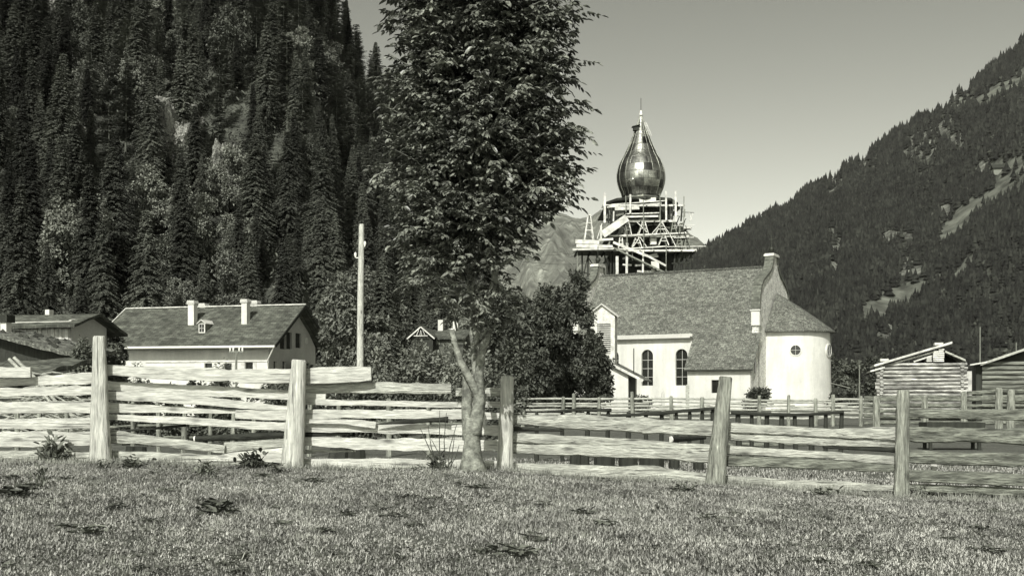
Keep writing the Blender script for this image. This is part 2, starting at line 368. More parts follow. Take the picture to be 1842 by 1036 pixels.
# far mountain wood: reads as one mass
rs = np.random.RandomState(5); rng = random.Random(5)
def far_tree(seed):
    r = np.random.RandomState(seed); V, Fc = [], []
    for (z0, z1, rad) in ((.06, .5, .21), (.3, .78, .155), (.58, 1.04, .085)):
        b = len(V); n = 7
        for k in range(n):
            t = 2*math.pi*k/n+r.rand()*.5; q = rad*(.65+.7*r.rand()); V.append((q*math.cos(t), q*math.sin(t), z0-.05*r.rand()))
        V.append((0, 0, z1))
        for k in range(n): Fc.append((b+k, b+(k+1) % n, b+n))
    return np.array(V), np.array(Fc)
def round_tree(seed):
    r = np.random.RandomState(seed); V, Fc = [], []
    for c in range(5):
        b = len(V); n = 6; cx, cy, cz = r.uniform(-.14, .14), r.uniform(-.14, .14), .3+.11*c; q = .2*(1-.1*c)
        for k in range(n): t = 2*math.pi*k/n+r.rand()*.6; V.append((cx+q*math.cos(t), cy+q*math.sin(t), cz+r.uniform(-.05, .05)))
        V.append((cx, cy, cz+.2)); V.append((cx, cy, cz-.15))
        for k in range(n): Fc.append((b+k, b+(k+1) % n, b+n)); Fc.append((b+(k+1) % n, b+k, b+n+1))
    return np.array(V), np.array(Fc)
def scatter_far(N, kinds, hrange, fn, name, m, label):
    Vs, Fs, off = [], [], 0
    for i in range(N):
        p, h = fn()
        if p is None: continue
        V, Fc = kinds[rng.randrange(len(kinds))]
        w = h*rng.uniform(1.0, 1.9); a = rng.uniform(0, 6.28); ca, sa = math.cos(a), math.sin(a)
        Vs.append(np.stack([p[0]+w*(V[:, 0]*ca-V[:, 1]*sa), p[1]+w*(V[:, 0]*sa+V[:, 1]*ca), p[2]+h*V[:, 2]], 1))
        Fs.append(Fc+off); off += len(V)
    o = np_mesh(name, np.concatenate(Vs), np.concatenate(Fs), m); tag(o, label, 'forest', kind='stuff'); return o
def mt_fn():
    while True:
        t = rng.random()**.62; px = rng.uniform(940, 2500)
        if px > 1900 and rng.random() < .5: continue
        break
    p = mt_point(px, t); a, b = to_px(p)
    if alp(a, b) and rng.random() < .9+.25*noise.noise((a*.09, b*.09, 3)): return None, 0
    if alp(a, b-9) and rng.random() < .6: return None, 0
    if (rocky(a, b) or rocky(a, b-9) or rocky(a, b-16)) and rng.random() < .86: return None, 0
    if noise.noise((a*.013, b*.02, 5)) > .34 and rng.random() < .5: return None, 0
    return p, rng.uniform(9, 20)*(.8 if t < .3 else 1)*(1.15 if t > .93 else 1)
def mt_fn2():
    p, h = mt_fn(); return (p, h*.6) if p is not None else (None, 0)
scatter_far(40000, [far_tree(i) for i in range(6)], None, mt_fn, 'mountain_forest', mat('far_conifers', dict(base=.021, layers=[(.012, .3, .7, 5, .4), (.05, .35, .65, 3, .6), (.14, .42, .58, 1, .5)]), rough=.9),
            'dense dark conifer forest covering the steep mountain on the right')
scatter_far(1500, [round_tree(i) for i in range(5)], None, mt_fn2, 'mountain_broadleaf_wood', mat('far_broadleaf', dict(base=.075, layers=[(.03, .3, .7, 5, .5)]), rough=.9),
            'paler round-crowned trees scattered among the conifers on the right mountain')
# alpine hut high on the slope
hp = mt_point(1800, .40)
for t in np.linspace(.2, .8, 200):
    q = mt_point(1797, t)
    if to_px(q)[1] < 312: hp = q; break
hh = empty('mountain_hut', hp, R(-10), 'tiny dark-roofed hut on a meadow ledge high up the right mountain', 'hut')
b = MB(); b.box(-8, 8, -5, 5, -4, 5); b.build('wall', M['mid_wood'], hh)
b = MB(); b.prism([(-7, 4.5), (0, 10), (7, 4.5), (7, 5.3), (0, 11), (-7, 5.3)][:3]+[(7.5, 5), (0, 11), (-7.5, 5)], lambda a, c: (-10, a, c), lambda a, c: (10, a, c)); b.build('roof', M['dark_wood'], hh)

# ------------------------------------------------------------------ the far peaks
PK_X = [300, 700, 880, 950, 1000, 1030, 1060, 1085, 1120, 1160, 1200, 1240, 1270, 1320, 1400, 1600]
PK_Y = [560, 470, 430, 408, 383, 391, 388, 376, 366, 384, 405, 418, 440, 470, 520, 600]
V = []; n1, n2 = 320, 130
for j in range(n2+1):
    for i in range(n1+1):
        px = 300+1300*i/n1; t = j/n2
        Y = 4200+3000*t; crest = CZ+(HY-interp(px, PK_X, PK_Y))/F*7200
        z = crest*t**1.05; w = math.sin(math.pi*t)
        sp = abs(noise.noise((px*.010+t*.9, t*1.2, 2)))*2
        z += w*(-260*sp+130)+(90*noise.noise((px*.03, t*4, 3))+45*noise.noise((px*.07+t*3, t*9, 1))+22*noise.noise((px*.17, t*21, 6)))*min(1, t*3)*(.35+.65*w)
        V.append(((px-CX)/F*Y, Y, z-5))
for i in range(n1+1): x, y, z = V[n2*(n1+1)+i]; V.append((x, y+2500, -5))
Q = np.array([(j*(n1+1)+i, j*(n1+1)+i+1, (j+1)*(n1+1)+i+1, (j+1)*(n1+1)+i) for j in range(n2+1) for i in range(n1)])
o = np_mesh('distant_mountain', np.array(V), Q, M['peaks'], smooth=True); tag(o, kind='structure')

# ------------------------------------------------------------------ haze
hz = MB(); hz.box(-9500, 9500, -300, 9990, -3, 1750)
o = hz.build('haze', bpy.data.materials.new('haze')); tag(o, 'thin pale air between the viewer and the far mountains', 'haze', kind='stuff')
hm = o.data.materials[0]; hm.use_nodes = True; nn = hm.node_tree.nodes; nn.clear()
pv = nn.new('ShaderNodeVolumePrincipled'); pv.inputs['Density'].default_value = .000016; pv.inputs['Color'].default_value = (1, 1, .9, 1)
mo = nn.new('ShaderNodeOutputMaterial'); hm.node_tree.links.new(pv.outputs[0], mo.inputs['Volume'])

# ------------------------------------------------------------------ conifers
def conifer(seed, H, Rm, levels, nb, droop, sl, sw, root_name, m, trunk_r, airy=0, base=.08, hang=.55):
    r = np.random.RandomState(seed); rg = random.Random(seed)
    root = empty(root_name, (0, 0, 0))
    t = MB(); lean = rg.uniform(-.3, .3)
    t.tube([(lean*k/4, 0, H*k/4-.6*(k == 0)) for k in range(5)], [trunk_r, trunk_r*.8, trunk_r*.55, trunk_r*.3, .02], 7); t.build('trunk', M['bark_dark'] if not airy else mat_trunk, root)
    Pb, D, N, L, W = [], [], [], [], []
    for i in range(levels):
        u = (i+r.rand()*.6)/levels; z = H*(base+(1-base)*u)
        if airy and r.rand() < .18: continue
        Lb0 = Rm*(1-u)**.75*(.55 if u < .08 else 1)+.12
        for k in range(nb):
            if r.rand() < airy*.55+.05: continue
            a = r.rand()*6.283; Lb = Lb0*(.55+.6*r.rand())
            ns = max(2, int(Lb/sl*2.6))
            for s in range(ns+1):
                f = (s+.5)/(ns+1); rad = Lb*f
                zz = z+Lb*(.18*f-droop*f*f)
                p = (rad*math.cos(a)+lean*u, rad*math.sin(a), zz)
                for sd2 in (-1, 1, 0):
                    b = a+sd2*(.75+.3*r.rand())
                    Pb.append(p); D.append((math.cos(b), math.sin(b), -hang*(.3+r.rand()))); N.append((r.normal()*.35, r.normal()*.35, 1))
                    q = sl*(.6+.7*r.rand())*(1-.45*f); L.append(q); W.append(q*sw)
    V, Q = leaves(np.array(Pb), np.array(D), np.array(N), np.array(L), np.array(W), .15)
    np_mesh('crown', V, Q, m, root); return root
mat_trunk = mat('pale_trunk', dict(base=.12, layers=[((6, 6, 1), .3, .7, 4, .5)]))
spruces = [conifer(11+i, 20, 2.5+.4*(i % 3), 84, 11, .55, .42, .42, 'spruce_tree', M['needles'], .22, hang=.7) for i in range(4)]
larches = [conifer(31+i, 21, 3.4, 42, 8, .12, .6, .3, 'larch_tree', M['larch'], .2, airy=.35, base=.22, hang=.25) for i in range(3)]
ROCKS = [(325, 225, 26, 13), (318, 295, 17, 30), (150, 130, 13, 15), (418, 350, 13, 28), (95, 30, 14, 20), (540, 165, 8, 5), (160, 250, 6, 6), (660, 300, 6, 6)]
def in_rock(px, py): return any(abs(px-a) < c*1.5+17 and -d < py-b < 175 for a, b, c, d in ROCKS[:5])
rng = random.Random(77)
placed = []; cand = 0; spots = []
while len(spots) < 420 and cand < 90000:
    cand += 1
    t = rng.random()**.9; px = rng.uniform(-90, 800)
    p = hs_point(px, t*1.0); a, b = to_px(p)
    if b < -40 or (in_rock(a, b) and rng.random() < .85): continue
    d = 4.5
    if any((p.x-q.x)**2+(p.y-q.y)**2 < d*d for q in placed): continue
    placed.append(p); spots.append((p, a, b))
def zone_words(a, b):
    h = 'high' if b < 230 else 'halfway up' if b < 440 else 'low'
    w = 'at the far left edge' if a < 90 else 'above the old barn' if a < 235 else 'above the left half of the farmhouse' if a < 390 else 'above the right half of the farmhouse' if a < 560 else 'behind the telegraph pole'
    return h, w
for p, a, b in spots:
    up = b < 340 and rng.random() < .62 and a > 150
    h, w = zone_words(a, b); k = 'larch' if up else 'spruce'
    lab = {'high': 'airy dark larch' if up else 'dark spruce', 'halfway up': 'dark larch' if up else 'dark pointed spruce', 'low': 'tall dark spruce'}[h]+' '+h+' on the hillside '+w
    src = rng.choice(larches if up else spruces); s = rng.uniform(.42, .88)
    q = copy_tree(src, p-Vector((0, 0, .3)), rng.uniform(0, 6.28), (s*rng.uniform(.9, 1.45), s*rng.uniform(.9, 1.45), s), lab, ('larches' if up else 'spruces')+' '+h+' on the hillside, '+w)
    q['category'] = 'tree'
# the two that stand out on the skyline
for (px, py, Y, h, lab) in ((624, 128, 300, 19, 'lone larch on the skyline beside the leafy tree, tallest against the sky'), (596, 75, 312, 13, 'small larch on the skyline just left of the lone tall one'), (700, 300, 240, 15, 'spruce low on the hillside shoulder behind the leafy tree')):
    g0 = P(px, py, Y); q = copy_tree(larches[0], g0, 1.0, h/21); tag(q, lab, 'tree'); q['group'] = 'skyline trees on the left hillside'
# remove the prototypes themselves
for r0 in spruces+larches:
    for ch in list(r0.children): bpy.data.objects.remove(ch)
    bpy.data.objects.remove(r0)
# leafy trees in the wood
def leafy_tree(name, seed, H, W, n, lsize, m, trunk=.16, tm=None, low=.25):
    rg = random.Random(seed); root = empty(name, (0, 0, 0))
    t = MB(); top = H*.75
    t.tube([(0, 0, -.4), (rg.uniform(-.1, .1), 0, H*.25), (rg.uniform(-.3, .3), rg.uniform(-.3, .3), H*.5), (rg.uniform(-.4, .4), rg.uniform(-.4, .4), top)], [trunk, trunk*.8, trunk*.5, .03], 7)
    blobs = []
    for k in range(11):
        u = low+(.92-low)*k/10; rr = W*.5*math.sin(math.pi*(.12+.8*(u-low)/(1-low)))**.6
        a = rg.uniform(0, 6.28); c = (math.cos(a)*rr*.55, math.sin(a)*rr*.55, H*u)
        blobs.append((*c, rr*.62, rr*.62, H*.13))
        t.tube([(0, 0, H*u*.6), (c[0]*.5, c[1]*.5, H*u*.85), c], [trunk*.4, trunk*.25, .015], 5)
    t.build('trunk', tm or M['bark_dark'], root)
    bush_mesh('crown', seed, blobs, n, lsize, m, root, hollow=.25); return root
pale = [leafy_tree('broadleaf_tree', 50+i, 9, 6, 7500, .27, M['leaf_pale'] if i else M['leaf_mid']) for i in range(3)]
rng = random.Random(8)
for i_, (px, t) in enumerate([(160, .33), (330, .36), (415, .34), (300, .47), (560, .62), (500, .48), (120, .55), (350, .58), (640, .8), (660, .74), (430, .12), (140, .08), (260, .16), (90, .8), (560, .2), (700, .5), (325, .22), (345, .14), (300, .26), (410, .2), (425, .14), (400, .08), (150, .42), (165, .3), (95, .5), (318, .1), (560, .5), (590, .6), (475, .66), (255, .3), (405, .42), (20, .2), (600, .42), (530, .35), (200, .62), (690, .12), (330, .06), (740, .1), (780, .15), (60, .62)]):
    p = hs_point(px, t); q = copy_tree(rng.choice(pale), p, rng.uniform(0, 6), rng.uniform(.65, 1.25)*(1.35 if i_ < 9 else 1), 'pale leafy tree '+zone_words(*to_px(p))[0]+' among the hillside conifers '+zone_words(*to_px(p))[1], 'pale leafy trees '+' '.join(zone_words(*to_px(p)))); q['category'] = 'tree'
for r0 in pale:
    for ch in list(r0.children): bpy.data.objects.remove(ch)
    bpy.data.objects.remove(r0)
# undergrowth that nobody could count
rs = np.random.RandomState(3); rng = random.Random(3); Pb = []
for i in range(5200):
    px = rng.uniform(-200, 950); p = hs_point(px, rng.random()); a, b = to_px(p)
    if in_rock(a, b) and rng.random() < .6: continue
    for k in range(13): Pb.append((p.x+rng.gauss(0, .9), p.y+rng.gauss(0, .9), p.z+.3+abs(rng.gauss(0, 1.1))))
Pb = np.array(Pb); n = len(Pb); D = rs.normal(size=(n, 3)); N = rs.normal(size=(n, 3))*.5+np.array([0, 0, 1])
V, Q = leaves(Pb, D, N, .45+.5*rs.rand(n), .25)
o = np_mesh('undergrowth', V, Q, mat('undergrowth', dict(base=.12, layers=[(.05, .38, .62, 5, .8), (.6, .3, .7, 3, .5)]), rough=.8)); tag(o, 'dark bushes and saplings filling the gaps of the wooded hillside', 'undergrowth', kind='stuff')
# rock outcrops
labs = ['broad pale rock outcrop in the middle of the wooded hillside', 'pale rock face hanging just below the broad outcrop on the hillside', 'small pale crag high on the left part of the wooded hillside',
        'narrow pale rock strip right of the hillside outcrop', 'pale crag near the top left corner of the wooded hillside', 'small rock ledge among larches near the skyline', 'small pale rock spot left of the broad outcrop', 'small pale rock beside the leafy tree on the hillside']
for i, (px, py, w, h) in enumerate(ROCKS):
    best = None
    for t in np.linspace(0, 1, 300):
        q = hs_point(px, t)
        if best is None or abs(to_px(q)[1]-py) < abs(to_px(best)[1]-py): best = q
    bm = bmesh.new(); bmesh.ops.create_icosphere(bm, subdivisions=5, radius=1)
    k = best.y/F
    for v in bm.verts:
        c = v.co.copy(); d = 1+.5*noise.noise(c*1.3+Vector((i, 0, 0)))+.28*abs(noise.noise(c*3.1))+.12*noise.noise(c*8)
        v.co = Vector((c.x*w*k*1.9*d, c.y*4.5*d, c.z*h*k*2.2*d))
    for v in bm.verts: v.co.y += 0
    me = bpy.data.meshes.new('rock_outcrop'); bm.to_mesh(me); bm.free(); me.materials.append(M['rock'])
    o = bpy.data.objects.new('rock_outcrop', me); COL.objects.link(o); o.location = best+Vector((0, -2.5, h*k*.4)); tag(o, labs[i], 'rock', 'rock outcrops on the hillside')
# ------------------------------------------------------------------ the church
CR = Vector((24.9, 112, 0)); CA = R(-28)
church = empty('church', CR, CA, 'white church with steep shingled roof, bell-shaped gables and a round apse', 'church')
def arch(x, z0, z1, w, n=12):
    r = w/2; pts = [(x-r, z0), (x+r, z0)]
    for k in range(n+1): t = math.pi*k/n; pts.append((x+r*math.cos(t), z1-r+r*math.sin(t)))
    return pts
def holed(mb, outer, holes, f, depth):
    """wall face with real openings; f(a,b,d) -> point, reveals run to depth"""
    loops = [outer]+holes
    tri = tessellate_polygon([[Vector((a, b, 0)) for a, b in lp] for lp in loops])
    flat = [p for lp in loops for p in lp]; o = len(mb.v)
    mb.v += [tuple(f(a, b, 0)) for a, b in flat]; mb.f += [tuple(o+i for i in t) for t in tri]
    for h in holes:
        for i in range(len(h)):
            a, b = h[i], h[(i+1) % len(h)]
            mb.quad([f(*a, 0), f(*b, 0), f(*b, depth), f(*a, depth)])
NL, NW, NE, NR = 20.1, 12.0, 8.0, 15.0
winx = [-8.2, -12.0, -15.9]
w = MB()
wins = [arch(x, 2.55, 6.35, 1.3) for x in winx]
holed(w, [(-NL, 0), (0, 0), (0, NE), (-NL, NE)], wins, lambda a, b, d: (a, d, b), .35)
w.quad([(-NL, NW, 0), (0, NW, 0), (0, NW, NE), (-NL, NW, NE)])
w.build('wall', M['plaster'], church)
for x, poly in zip(winx, wins):
    b = MB(); b.prism(poly, lambda a, c: (a, .30, c), lambda a, c: (a, .34, c)); wd = b.build('window', M['glass'], church)
    b = MB(); b.box(x-.02, x+.02, .25, .297, 2.55, 6.35)
    for z in (3.45, 4.35, 5.25): b.box(x-.65, x+.65, .262, .298, z-.02, z+.02)
    b.build('glazing_bar', M['plaster_grey'], wd)
# roof: two slopes with a slight sag and thickness, mapped in metres
def slope(mb, x0, x1, y0, z0, y1, z1, th=.14, nu=24, nv=10, sag=.05):
    L = math.hypot(y1-y0, z1-z0)
    def pt(i, j, d):
        u, v = i/nu, j/nv
        s = sag*(noise.noise((u*9, v*5, x0+y0))-.3*math.sin(math.pi*u))
        return (x0+(x1-x0)*u, y0+(y1-y0)*v, z0+(z1-z0)*v+s-d)
    for i in range(nu):
        for j in range(nv):
            U0, U1 = x0+(x1-x0)*i/nu, x0+(x1-x0)*(i+1)/nu; V0, V1 = L*j/nv, L*(j+1)/nv
            mb.quad([pt(i, j, 0), pt(i+1, j, 0), pt(i+1, j+1, 0), pt(i, j+1, 0)], [(U0, V0), (U1, V0), (U1, V1), (U0, V1)])
            mb.quad([pt(i, j, th), pt(i, j+1, th), pt(i+1, j+1, th), pt(i+1, j, th)])
    for i in range(nu):
        mb.quad([pt(i, 0, 0), pt(i, 0, th), pt(i+1, 0, th), pt(i+1, 0, 0)]); mb.quad([pt(i, nv, 0), pt(i+1, nv, 0), pt(i+1, nv, th), pt(i, nv, th)])
    for j in range(nv):
        mb.quad([pt(0, j, 0), pt(0, j+1, 0), pt(0, j+1, th), pt(0, j, th)]); mb.quad([pt(nu, j, 0), pt(nu, j, th), pt(nu, j+1, th), pt(nu, j+1, 0)])
pit = 7/6
rf = MB(); slope(rf, -NL+.1, -.25, -.42, NR-6.42*pit+.1, 6, NR+.1, nu=40, nv=18)
slope(rf, -NL+.1, -.25, 12.42, NR-6.42*pit+.1, 6.0, NR+.1, nu=12, nv=6)
roof = rf.build('roof', M['shingle'], church)
b = MB(); rgx = random.Random(4); x = -NL+.4
while x < -.8: b.box(x, x+.42, 5.82, 6.18, NR+.02, NR+.2+rgx.uniform(0, .03)); x += .45
b.build('ridge_cap', M['shingle'], roof)
b = MB(); b.tube([(-NL+.3, -.52, NR-6.42*pit), (-7.1, -.52, NR-6.42*pit)], .1, 8); b.box(-NL+.3, -6.9, -.40, -.02, 7.62, 7.9); b.build('gutter', M['plaster_grey'], church)
# bell-shaped parapet gables
half = [(6.25, 0), (6.25, 9.0), (6.2, 10.2), (5.9, 11.6), (5.4, 12.6), (4.6, 13.25), (3.6, 13.7), (2.6, 14.1), (1.8, 14.5), (1.25, 15.0), (.95, 15.5), (.85, 16.1)]
prof = [(6-a, z) for a, z in half]+[(6+a, z) for a, z in reversed(half)]
for x0, x1, nm in ((-.35, .0, 'east'), (-NL-.15, -NL+.1, 'west')):
    b = MB(); b.prism(prof, lambda a, c: (x0-.3, a, c), lambda a, c: (x1+.04 if nm == 'west' else x1, a, c)); gb = b.build('gable', M['rubble'], church)
    # brick-topped coping a little proud of the wall
    xa, xb = x0-.45, x1+.14
    cp = [(6-a, z) for a, z in half[2:]]
    for side in (1, -1):
        c = MB(); acc = 0
        pts = [(6-(6-a)*1.0 if side == 1 else 12-a, z) for a, z in cp]
        for i in range(len(pts)-1):
            (a0, z0), (a1, z1) = pts[i], pts[i+1]
            d = Vector((a1-a0, z1-z0)).normalized(); nrm = Vector((-d.y, d.x))*(1 if side == 1 else -1)*.12
            L = acc+math.hypot(a1-a0, z1-z0)
            o = [(xa, a0+nrm.x, z0+nrm.y), (xb, a0+nrm.x, z0+nrm.y), (xb, a1+nrm.x, z1+nrm.y), (xa, a1+nrm.x, z1+nrm.y)]
            ii = [(xa, a0-nrm.x, z0-nrm.y), (xb, a0-nrm.x, z0-nrm.y), (xb, a1-nrm.x, z1-nrm.y), (xa, a1-nrm.x, z1-nrm.y)]
            c.quad(o, [(0, acc), (xb-xa, acc), (xb-xa, L), (0, L)]); c.quad(ii)
            c.quad([o[0], o[3], ii[3], ii[0]]); c.quad([o[1], o[2], ii[2], ii[1]]); acc = L
        c.build('coping', M['brick'], gb)
    b = MB(); b.box(xa-.08, xb+.08, 6-1.1, 6+1.1, 16.1, 16.3); b.box(xa-.02, xb+.02, 6-.95, 6+.95, 16.3, 16.4); b.build('cap', M['white_wood'], gb)
    xm = (xa+xb)/2; b = MB(); b.lathe([(.01, 16.38), (.1, 16.4), (.08, 16.65), (.24, 16.75), (.3, 16.95), (.24, 17.15), (.02, 17.22)], (xm, 6), 12); b.build('ball', M['metal'], gb, True)
    b = MB(); b.box(xm-.03, xm+.03, 5.97, 6.03, 17.2, 18.5); b.box(xm-.26, xm+.26, 5.975, 6.025, 17.95, 18.02); b.build('cross', M['metal'], gb)
    b = MB(); b.box(x0-.35, x1+.16, -.45, .25, 8.55, 10.0); kn = b.build('kneeler', M['plaster'], gb)
    b = MB(); b.box(x0-.45, x1+.26, -.55, .35, 10.0, 10.15); b.build('kneeler_cap', M['plaster_grey'], kn)
# apse
ac = (2.3, 6.0); ar = 3.46
w = MB(); n = 44
ring = [(0-.1, ac[1]-ar)]+[(ac[0]*k/2, ac[1]-ar) for k in range(1, 2)]+[(ac[0]+ar*math.cos(-math.pi/2+math.pi*k/n), ac[1]+ar*math.sin(-math.pi/2+math.pi*k/n)) for k in range(n+1)]+[(-.1, ac[1]+ar)]
rgz = random.Random(9); lv = [0, .8, 2, 3.4, 4.8, 6.2, 7.3, 8.1, 8.3]
sc_ = [1.05, 1.035, 1.015, 1.0, .995, .99, .985, .965, .95]
def apt(i, j):
    x, y = ring[i]; k = sc_[j]+.006*noise.noise((x*.9, y*.9, lv[j]*.8)); return (ac[0]+(x-ac[0])*k if x > ac[0] else x, ac[1]+(y-ac[1])*k, lv[j])
for j in range(len(lv)-1):
    for i in range(len(ring)-1): w.quad([apt(i, j), apt(i+1, j), apt(i+1, j+1), apt(i, j+1)])
apse = w.build('apse_wall', M['plaster'], church, True)
ap = Vector((.2, 6, 12.3)); b = MB(); er = ar+.45; rg2 = [(0, 6-er)]+[(ac[0]+er*math.cos(-math.pi/2+math.pi*k/n), 6+er*math.sin(-math.pi/2+math.pi*k/n)) for k in range(n+1)]+[(0, 6+er)]
acc = 0
for i in range(len(rg2)-1):
    a, c = rg2[i], rg2[i+1]; d = math.hypot(c[0]-a[0], c[1]-a[1]); nl = 8
    for k in range(nl):
        f0, f1 = k/nl, (k+1)/nl
        q = lambda p, f: (p[0]+(ap.x-p[0])*f, p[1]+(ap.y-p[1])*f, 8.1+(ap.z-8.1)*f+.12*math.sin(math.pi*f))
        b.quad([q(a, f0), q(c, f0), q(c, f1), q(a, f1)], [(acc, f0*6), (acc+d, f0*6), (acc+d, f1*6), (acc, f1*6)])
    b.quad([(a[0], a[1], 8.1), (a[0], a[1], 7.98), (c[0], c[1], 7.98), (c[0], c[1], 8.1)])
    b.quad([(a[0], a[1], 7.98), (c[0], c[1], 7.98), (ac[0]*.5, 6, 8.0)])
    acc += d
b.build('apse_roof', M['shingle'], church)
def oculus(ang, z, r):
    kk = .992; px_, py_ = ac[0]+ar*kk*math.cos(ang), 6+ar*kk*math.sin(ang)
    nrm = Vector((math.cos(ang), math.sin(ang), 0)); tg = Vector((-math.sin(ang), math.cos(ang), 0))
    c = Vector((px_, py_, z)); b = MB(); k = 24; rr = [c+nrm*.05+tg*r*math.cos(2*math.pi*i/k)+Vector((0, 0, r*math.sin(2*math.pi*i/k))) for i in range(k)]
    r2 = [p-nrm*.04 for p in rr]; b.quad(rr); b.quad(list(reversed(r2)))
    for i in range(k): b.quad([rr[i], rr[(i+1) % k], r2[(i+1) % k], r2[i]])
    wd = b.build('round_window', M['glass'], church)
    f = MB(); ro = [c+tg*(r+.13)*math.cos(2*math.pi*i/k)+Vector((0, 0, (r+.13)*math.sin(2*math.pi*i/k))) for i in range(k)]
    ri = [c+tg*(r)*math.cos(2*math.pi*i/k)+Vector((0, 0, r*math.sin(2*math.pi*i/k))) for i in range(k)]
    for i in range(k):
        j = (i+1) % k; f.quad([ri[i]+nrm*.1, ri[j]+nrm*.1, ro[j]+nrm*.06, ro[i]+nrm*.06]); f.quad([ro[i]+nrm*.06, ro[j]+nrm*.06, ro[j]-nrm*.25, ro[i]-nrm*.25]); f.quad([ri[i]+nrm*.1, ri[j]+nrm*.1, ri[j]-nrm*.2, ri[i]-nrm*.2])
    f.build('frame', M['plaster'], wd)
    g_ = MB(); a = c+nrm*.07; g_.beam(a-tg*r, a+tg*r, .03, .03); g_.beam(a-Vector((0, 0, r)), a+Vector((0, 0, r)), .03, .03); g_.build('glazing_bar', M['plaster_grey'], wd)
oculus(R(-78), 6.1, .5); oculus(R(-8), 6.1, .62)
# side room under the swept-down roof
sw_, sp_ = 6.5, 3.0
sac = MB(); wp = [(-3.9, .9), (-3.9, 2.3), (-3.0, 2.3), (-3.0, .9)]
lh = local_hit(CR, CA, 1287, 693, 1, -sp_); wx = lh.x; wp = [(wx-.42, 1.75), (wx+.42, 1.75), (wx+.42, 3.05), (wx-.42, 3.05)]
holed(sac, [(-sw_, 0), (-.04, 0), (-.04, 4.5), (-sw_, 4.5)], [wp], lambda a, c, d: (a, -sp_+d, c), .3)
sac.quad([(-.04, -sp_, 0), (-.04, 0, 0), (-.04, 0, 8), (-.04, -sp_, 4.5)]); sac.quad([(-sw_, 0, 0), (-sw_, -sp_, 0), (-sw_, -sp_, 4.5), (-sw_, 0, 8)])
sc2 = sac.build('side_room_wall', M['plaster'], church)
b = MB(); b.box(wx-.42, wx+.42, -sp_+.24, -sp_+.28, 1.75, 3.05); b.build('window', M['glass'], church)
b = MB(); b.quad([(.0, -sp_+.02, 0), (.0, 0, 0), (.0, 0, 7.9), (.0, -sp_+.02, 4.45)]); b.quad([(-.03, -sp_+.02, 0), (-.03, 0, 0), (-.03, 0, 7.9), (-.03, -sp_+.02, 4.45)]); b.build('side_room_end_wall', M['rubble'], church)
b = MB(); slope(b, -sw_-.25, .32, -3.45, NR-9.45*pit+.1, -.30, NR-6.3*pit+.13, nu=14, nv=8, sag=.03); b.build('side_room_roof', M['shingle'], church)
b = MB(); b.tube([(-sw_-.2, -3.5, 4.0), (.25, -3.5, 4.0)], .07, 6); b.build('gutter', M['metal'], church)
b = MB(); b.box(0.003, .05, -1.75, -1.25, 3.7, 5.0); b.build('window', M['glass'], church)
# small stair turret with a lean-to porch at the near wall
def gable_roof(mb, x0, x1, y0, y1, ze, zr, oh=.25, th=.1, axis='y'):
    """ridge along y between x0 and x1"""
    xm = (x0+x1)/2; s = (zr-ze)/(xm-x0)
    for xa in (x0, x1):
        sg = -1 if xa == x0 else 1; xe = xa+sg*oh; z_e = ze-s*oh
        L = math.hypot(xm-xe, zr-z_e)
        mb.quad([(xe, y0, z_e), (xe, y1, z_e), (xm, y1, zr), (xm, y0, zr)], [(0, 0), (y1-y0, 0), (y1-y0, L), (0, L)])
        mb.quad([(xe, y0, z_e-th), (xm, y0, zr-th), (xm, y1, zr-th), (xe, y1, z_e-th)])
        mb.quad([(xe, y0, z_e), (xm, y0, zr), (xm, y0, zr-th), (xe, y0, z_e-th)]); mb.quad([(xe, y1, z_e), (xe, y1, z_e-th), (xm, y1, zr-th), (xm, y1, zr)])
        mb.quad([(xe, y0, z_e), (xe, y0, z_e-th), (xe, y1, z_e-th), (xe, y1, z_e)])
tb = P(1106, 712, 107); tb.z = 0
tur = empty('bell_turret', tb, R(-15), 'narrow white turret with louvres and a small gabled roof beside the church wall', 'turret')
b = MB(); poly = [(-2.5, 0), (0, 0), (0, 9.3), (-1.25, 10.2), (-2.5, 9.3)]; b.prism(poly, lambda a, c: (a, 0, c), lambda a, c: (a, 1.4, c)); b.build('wall', M['white_wood'], tur)
b = MB(); gable_roof(b, -2.5, 0, -.3, 1.7, 9.4, 10.35, .4, .12); b.build('roof', M['plaster_grey'], tur)
b = MB()
for k in range(14): b.box(-1.75, -.42, -.09, -.02, 5.6+k*.2, 5.69+k*.2)
lv_ = b.build('louvre', M['white_wood'], tur)
b = MB(); b.box(-1.75, -.42, -.02, .02, 5.6, 8.4); b.build('louvre_back', M['dark_wood'], lv_)
pb = P(1130, 712, 105); pb.z = 0
por = empty('porch', pb, R(-15), 'lean-to porch with white front and shade-dark side at the foot of the turret', 'porch')
b = MB(); poly = [(-2.6, 0), (0, 0), (0, 3.5), (-2.6, 4.9)]; b.prism(poly, lambda a, c: (a, 0, c), lambda a, c: (a, 5.4, c)); b.build('wall', M['plaster'], por)
b = MB(); 
def tilt(mb, x0, z0, x1, z1, y0, y1, th):
    L = math.hypot(x1-x0, z1-z0)
    mb.quad([(x0, y0, z0), (x1, y0, z1), (x1, y1, z1), (x0, y1, z0)], [(0, 0), (0, L), (y1-y0, L), (y1-y0, 0)]); mb.quad([(x0, y0, z0-th), (x0, y1, z0-th), (x1, y1, z1-th), (x1, y0, z1-th)])
    mb.quad([(x0, y0, z0), (x0, y0, z0-th), (x1, y0, z1-th), (x1, y0, z1)]); mb.quad([(x0, y1, z0), (x1, y1, z1), (x1, y1, z1-th), (x0, y1, z0-th)])
    mb.quad([(x0, y0, z0), (x0, y1, z0), (x0, y1, z0-th), (x0, y0, z0-th)]); mb.quad([(x1, y0, z1), (x1, y0, z1-th), (x1, y1, z1-th), (x1, y1, z1)])
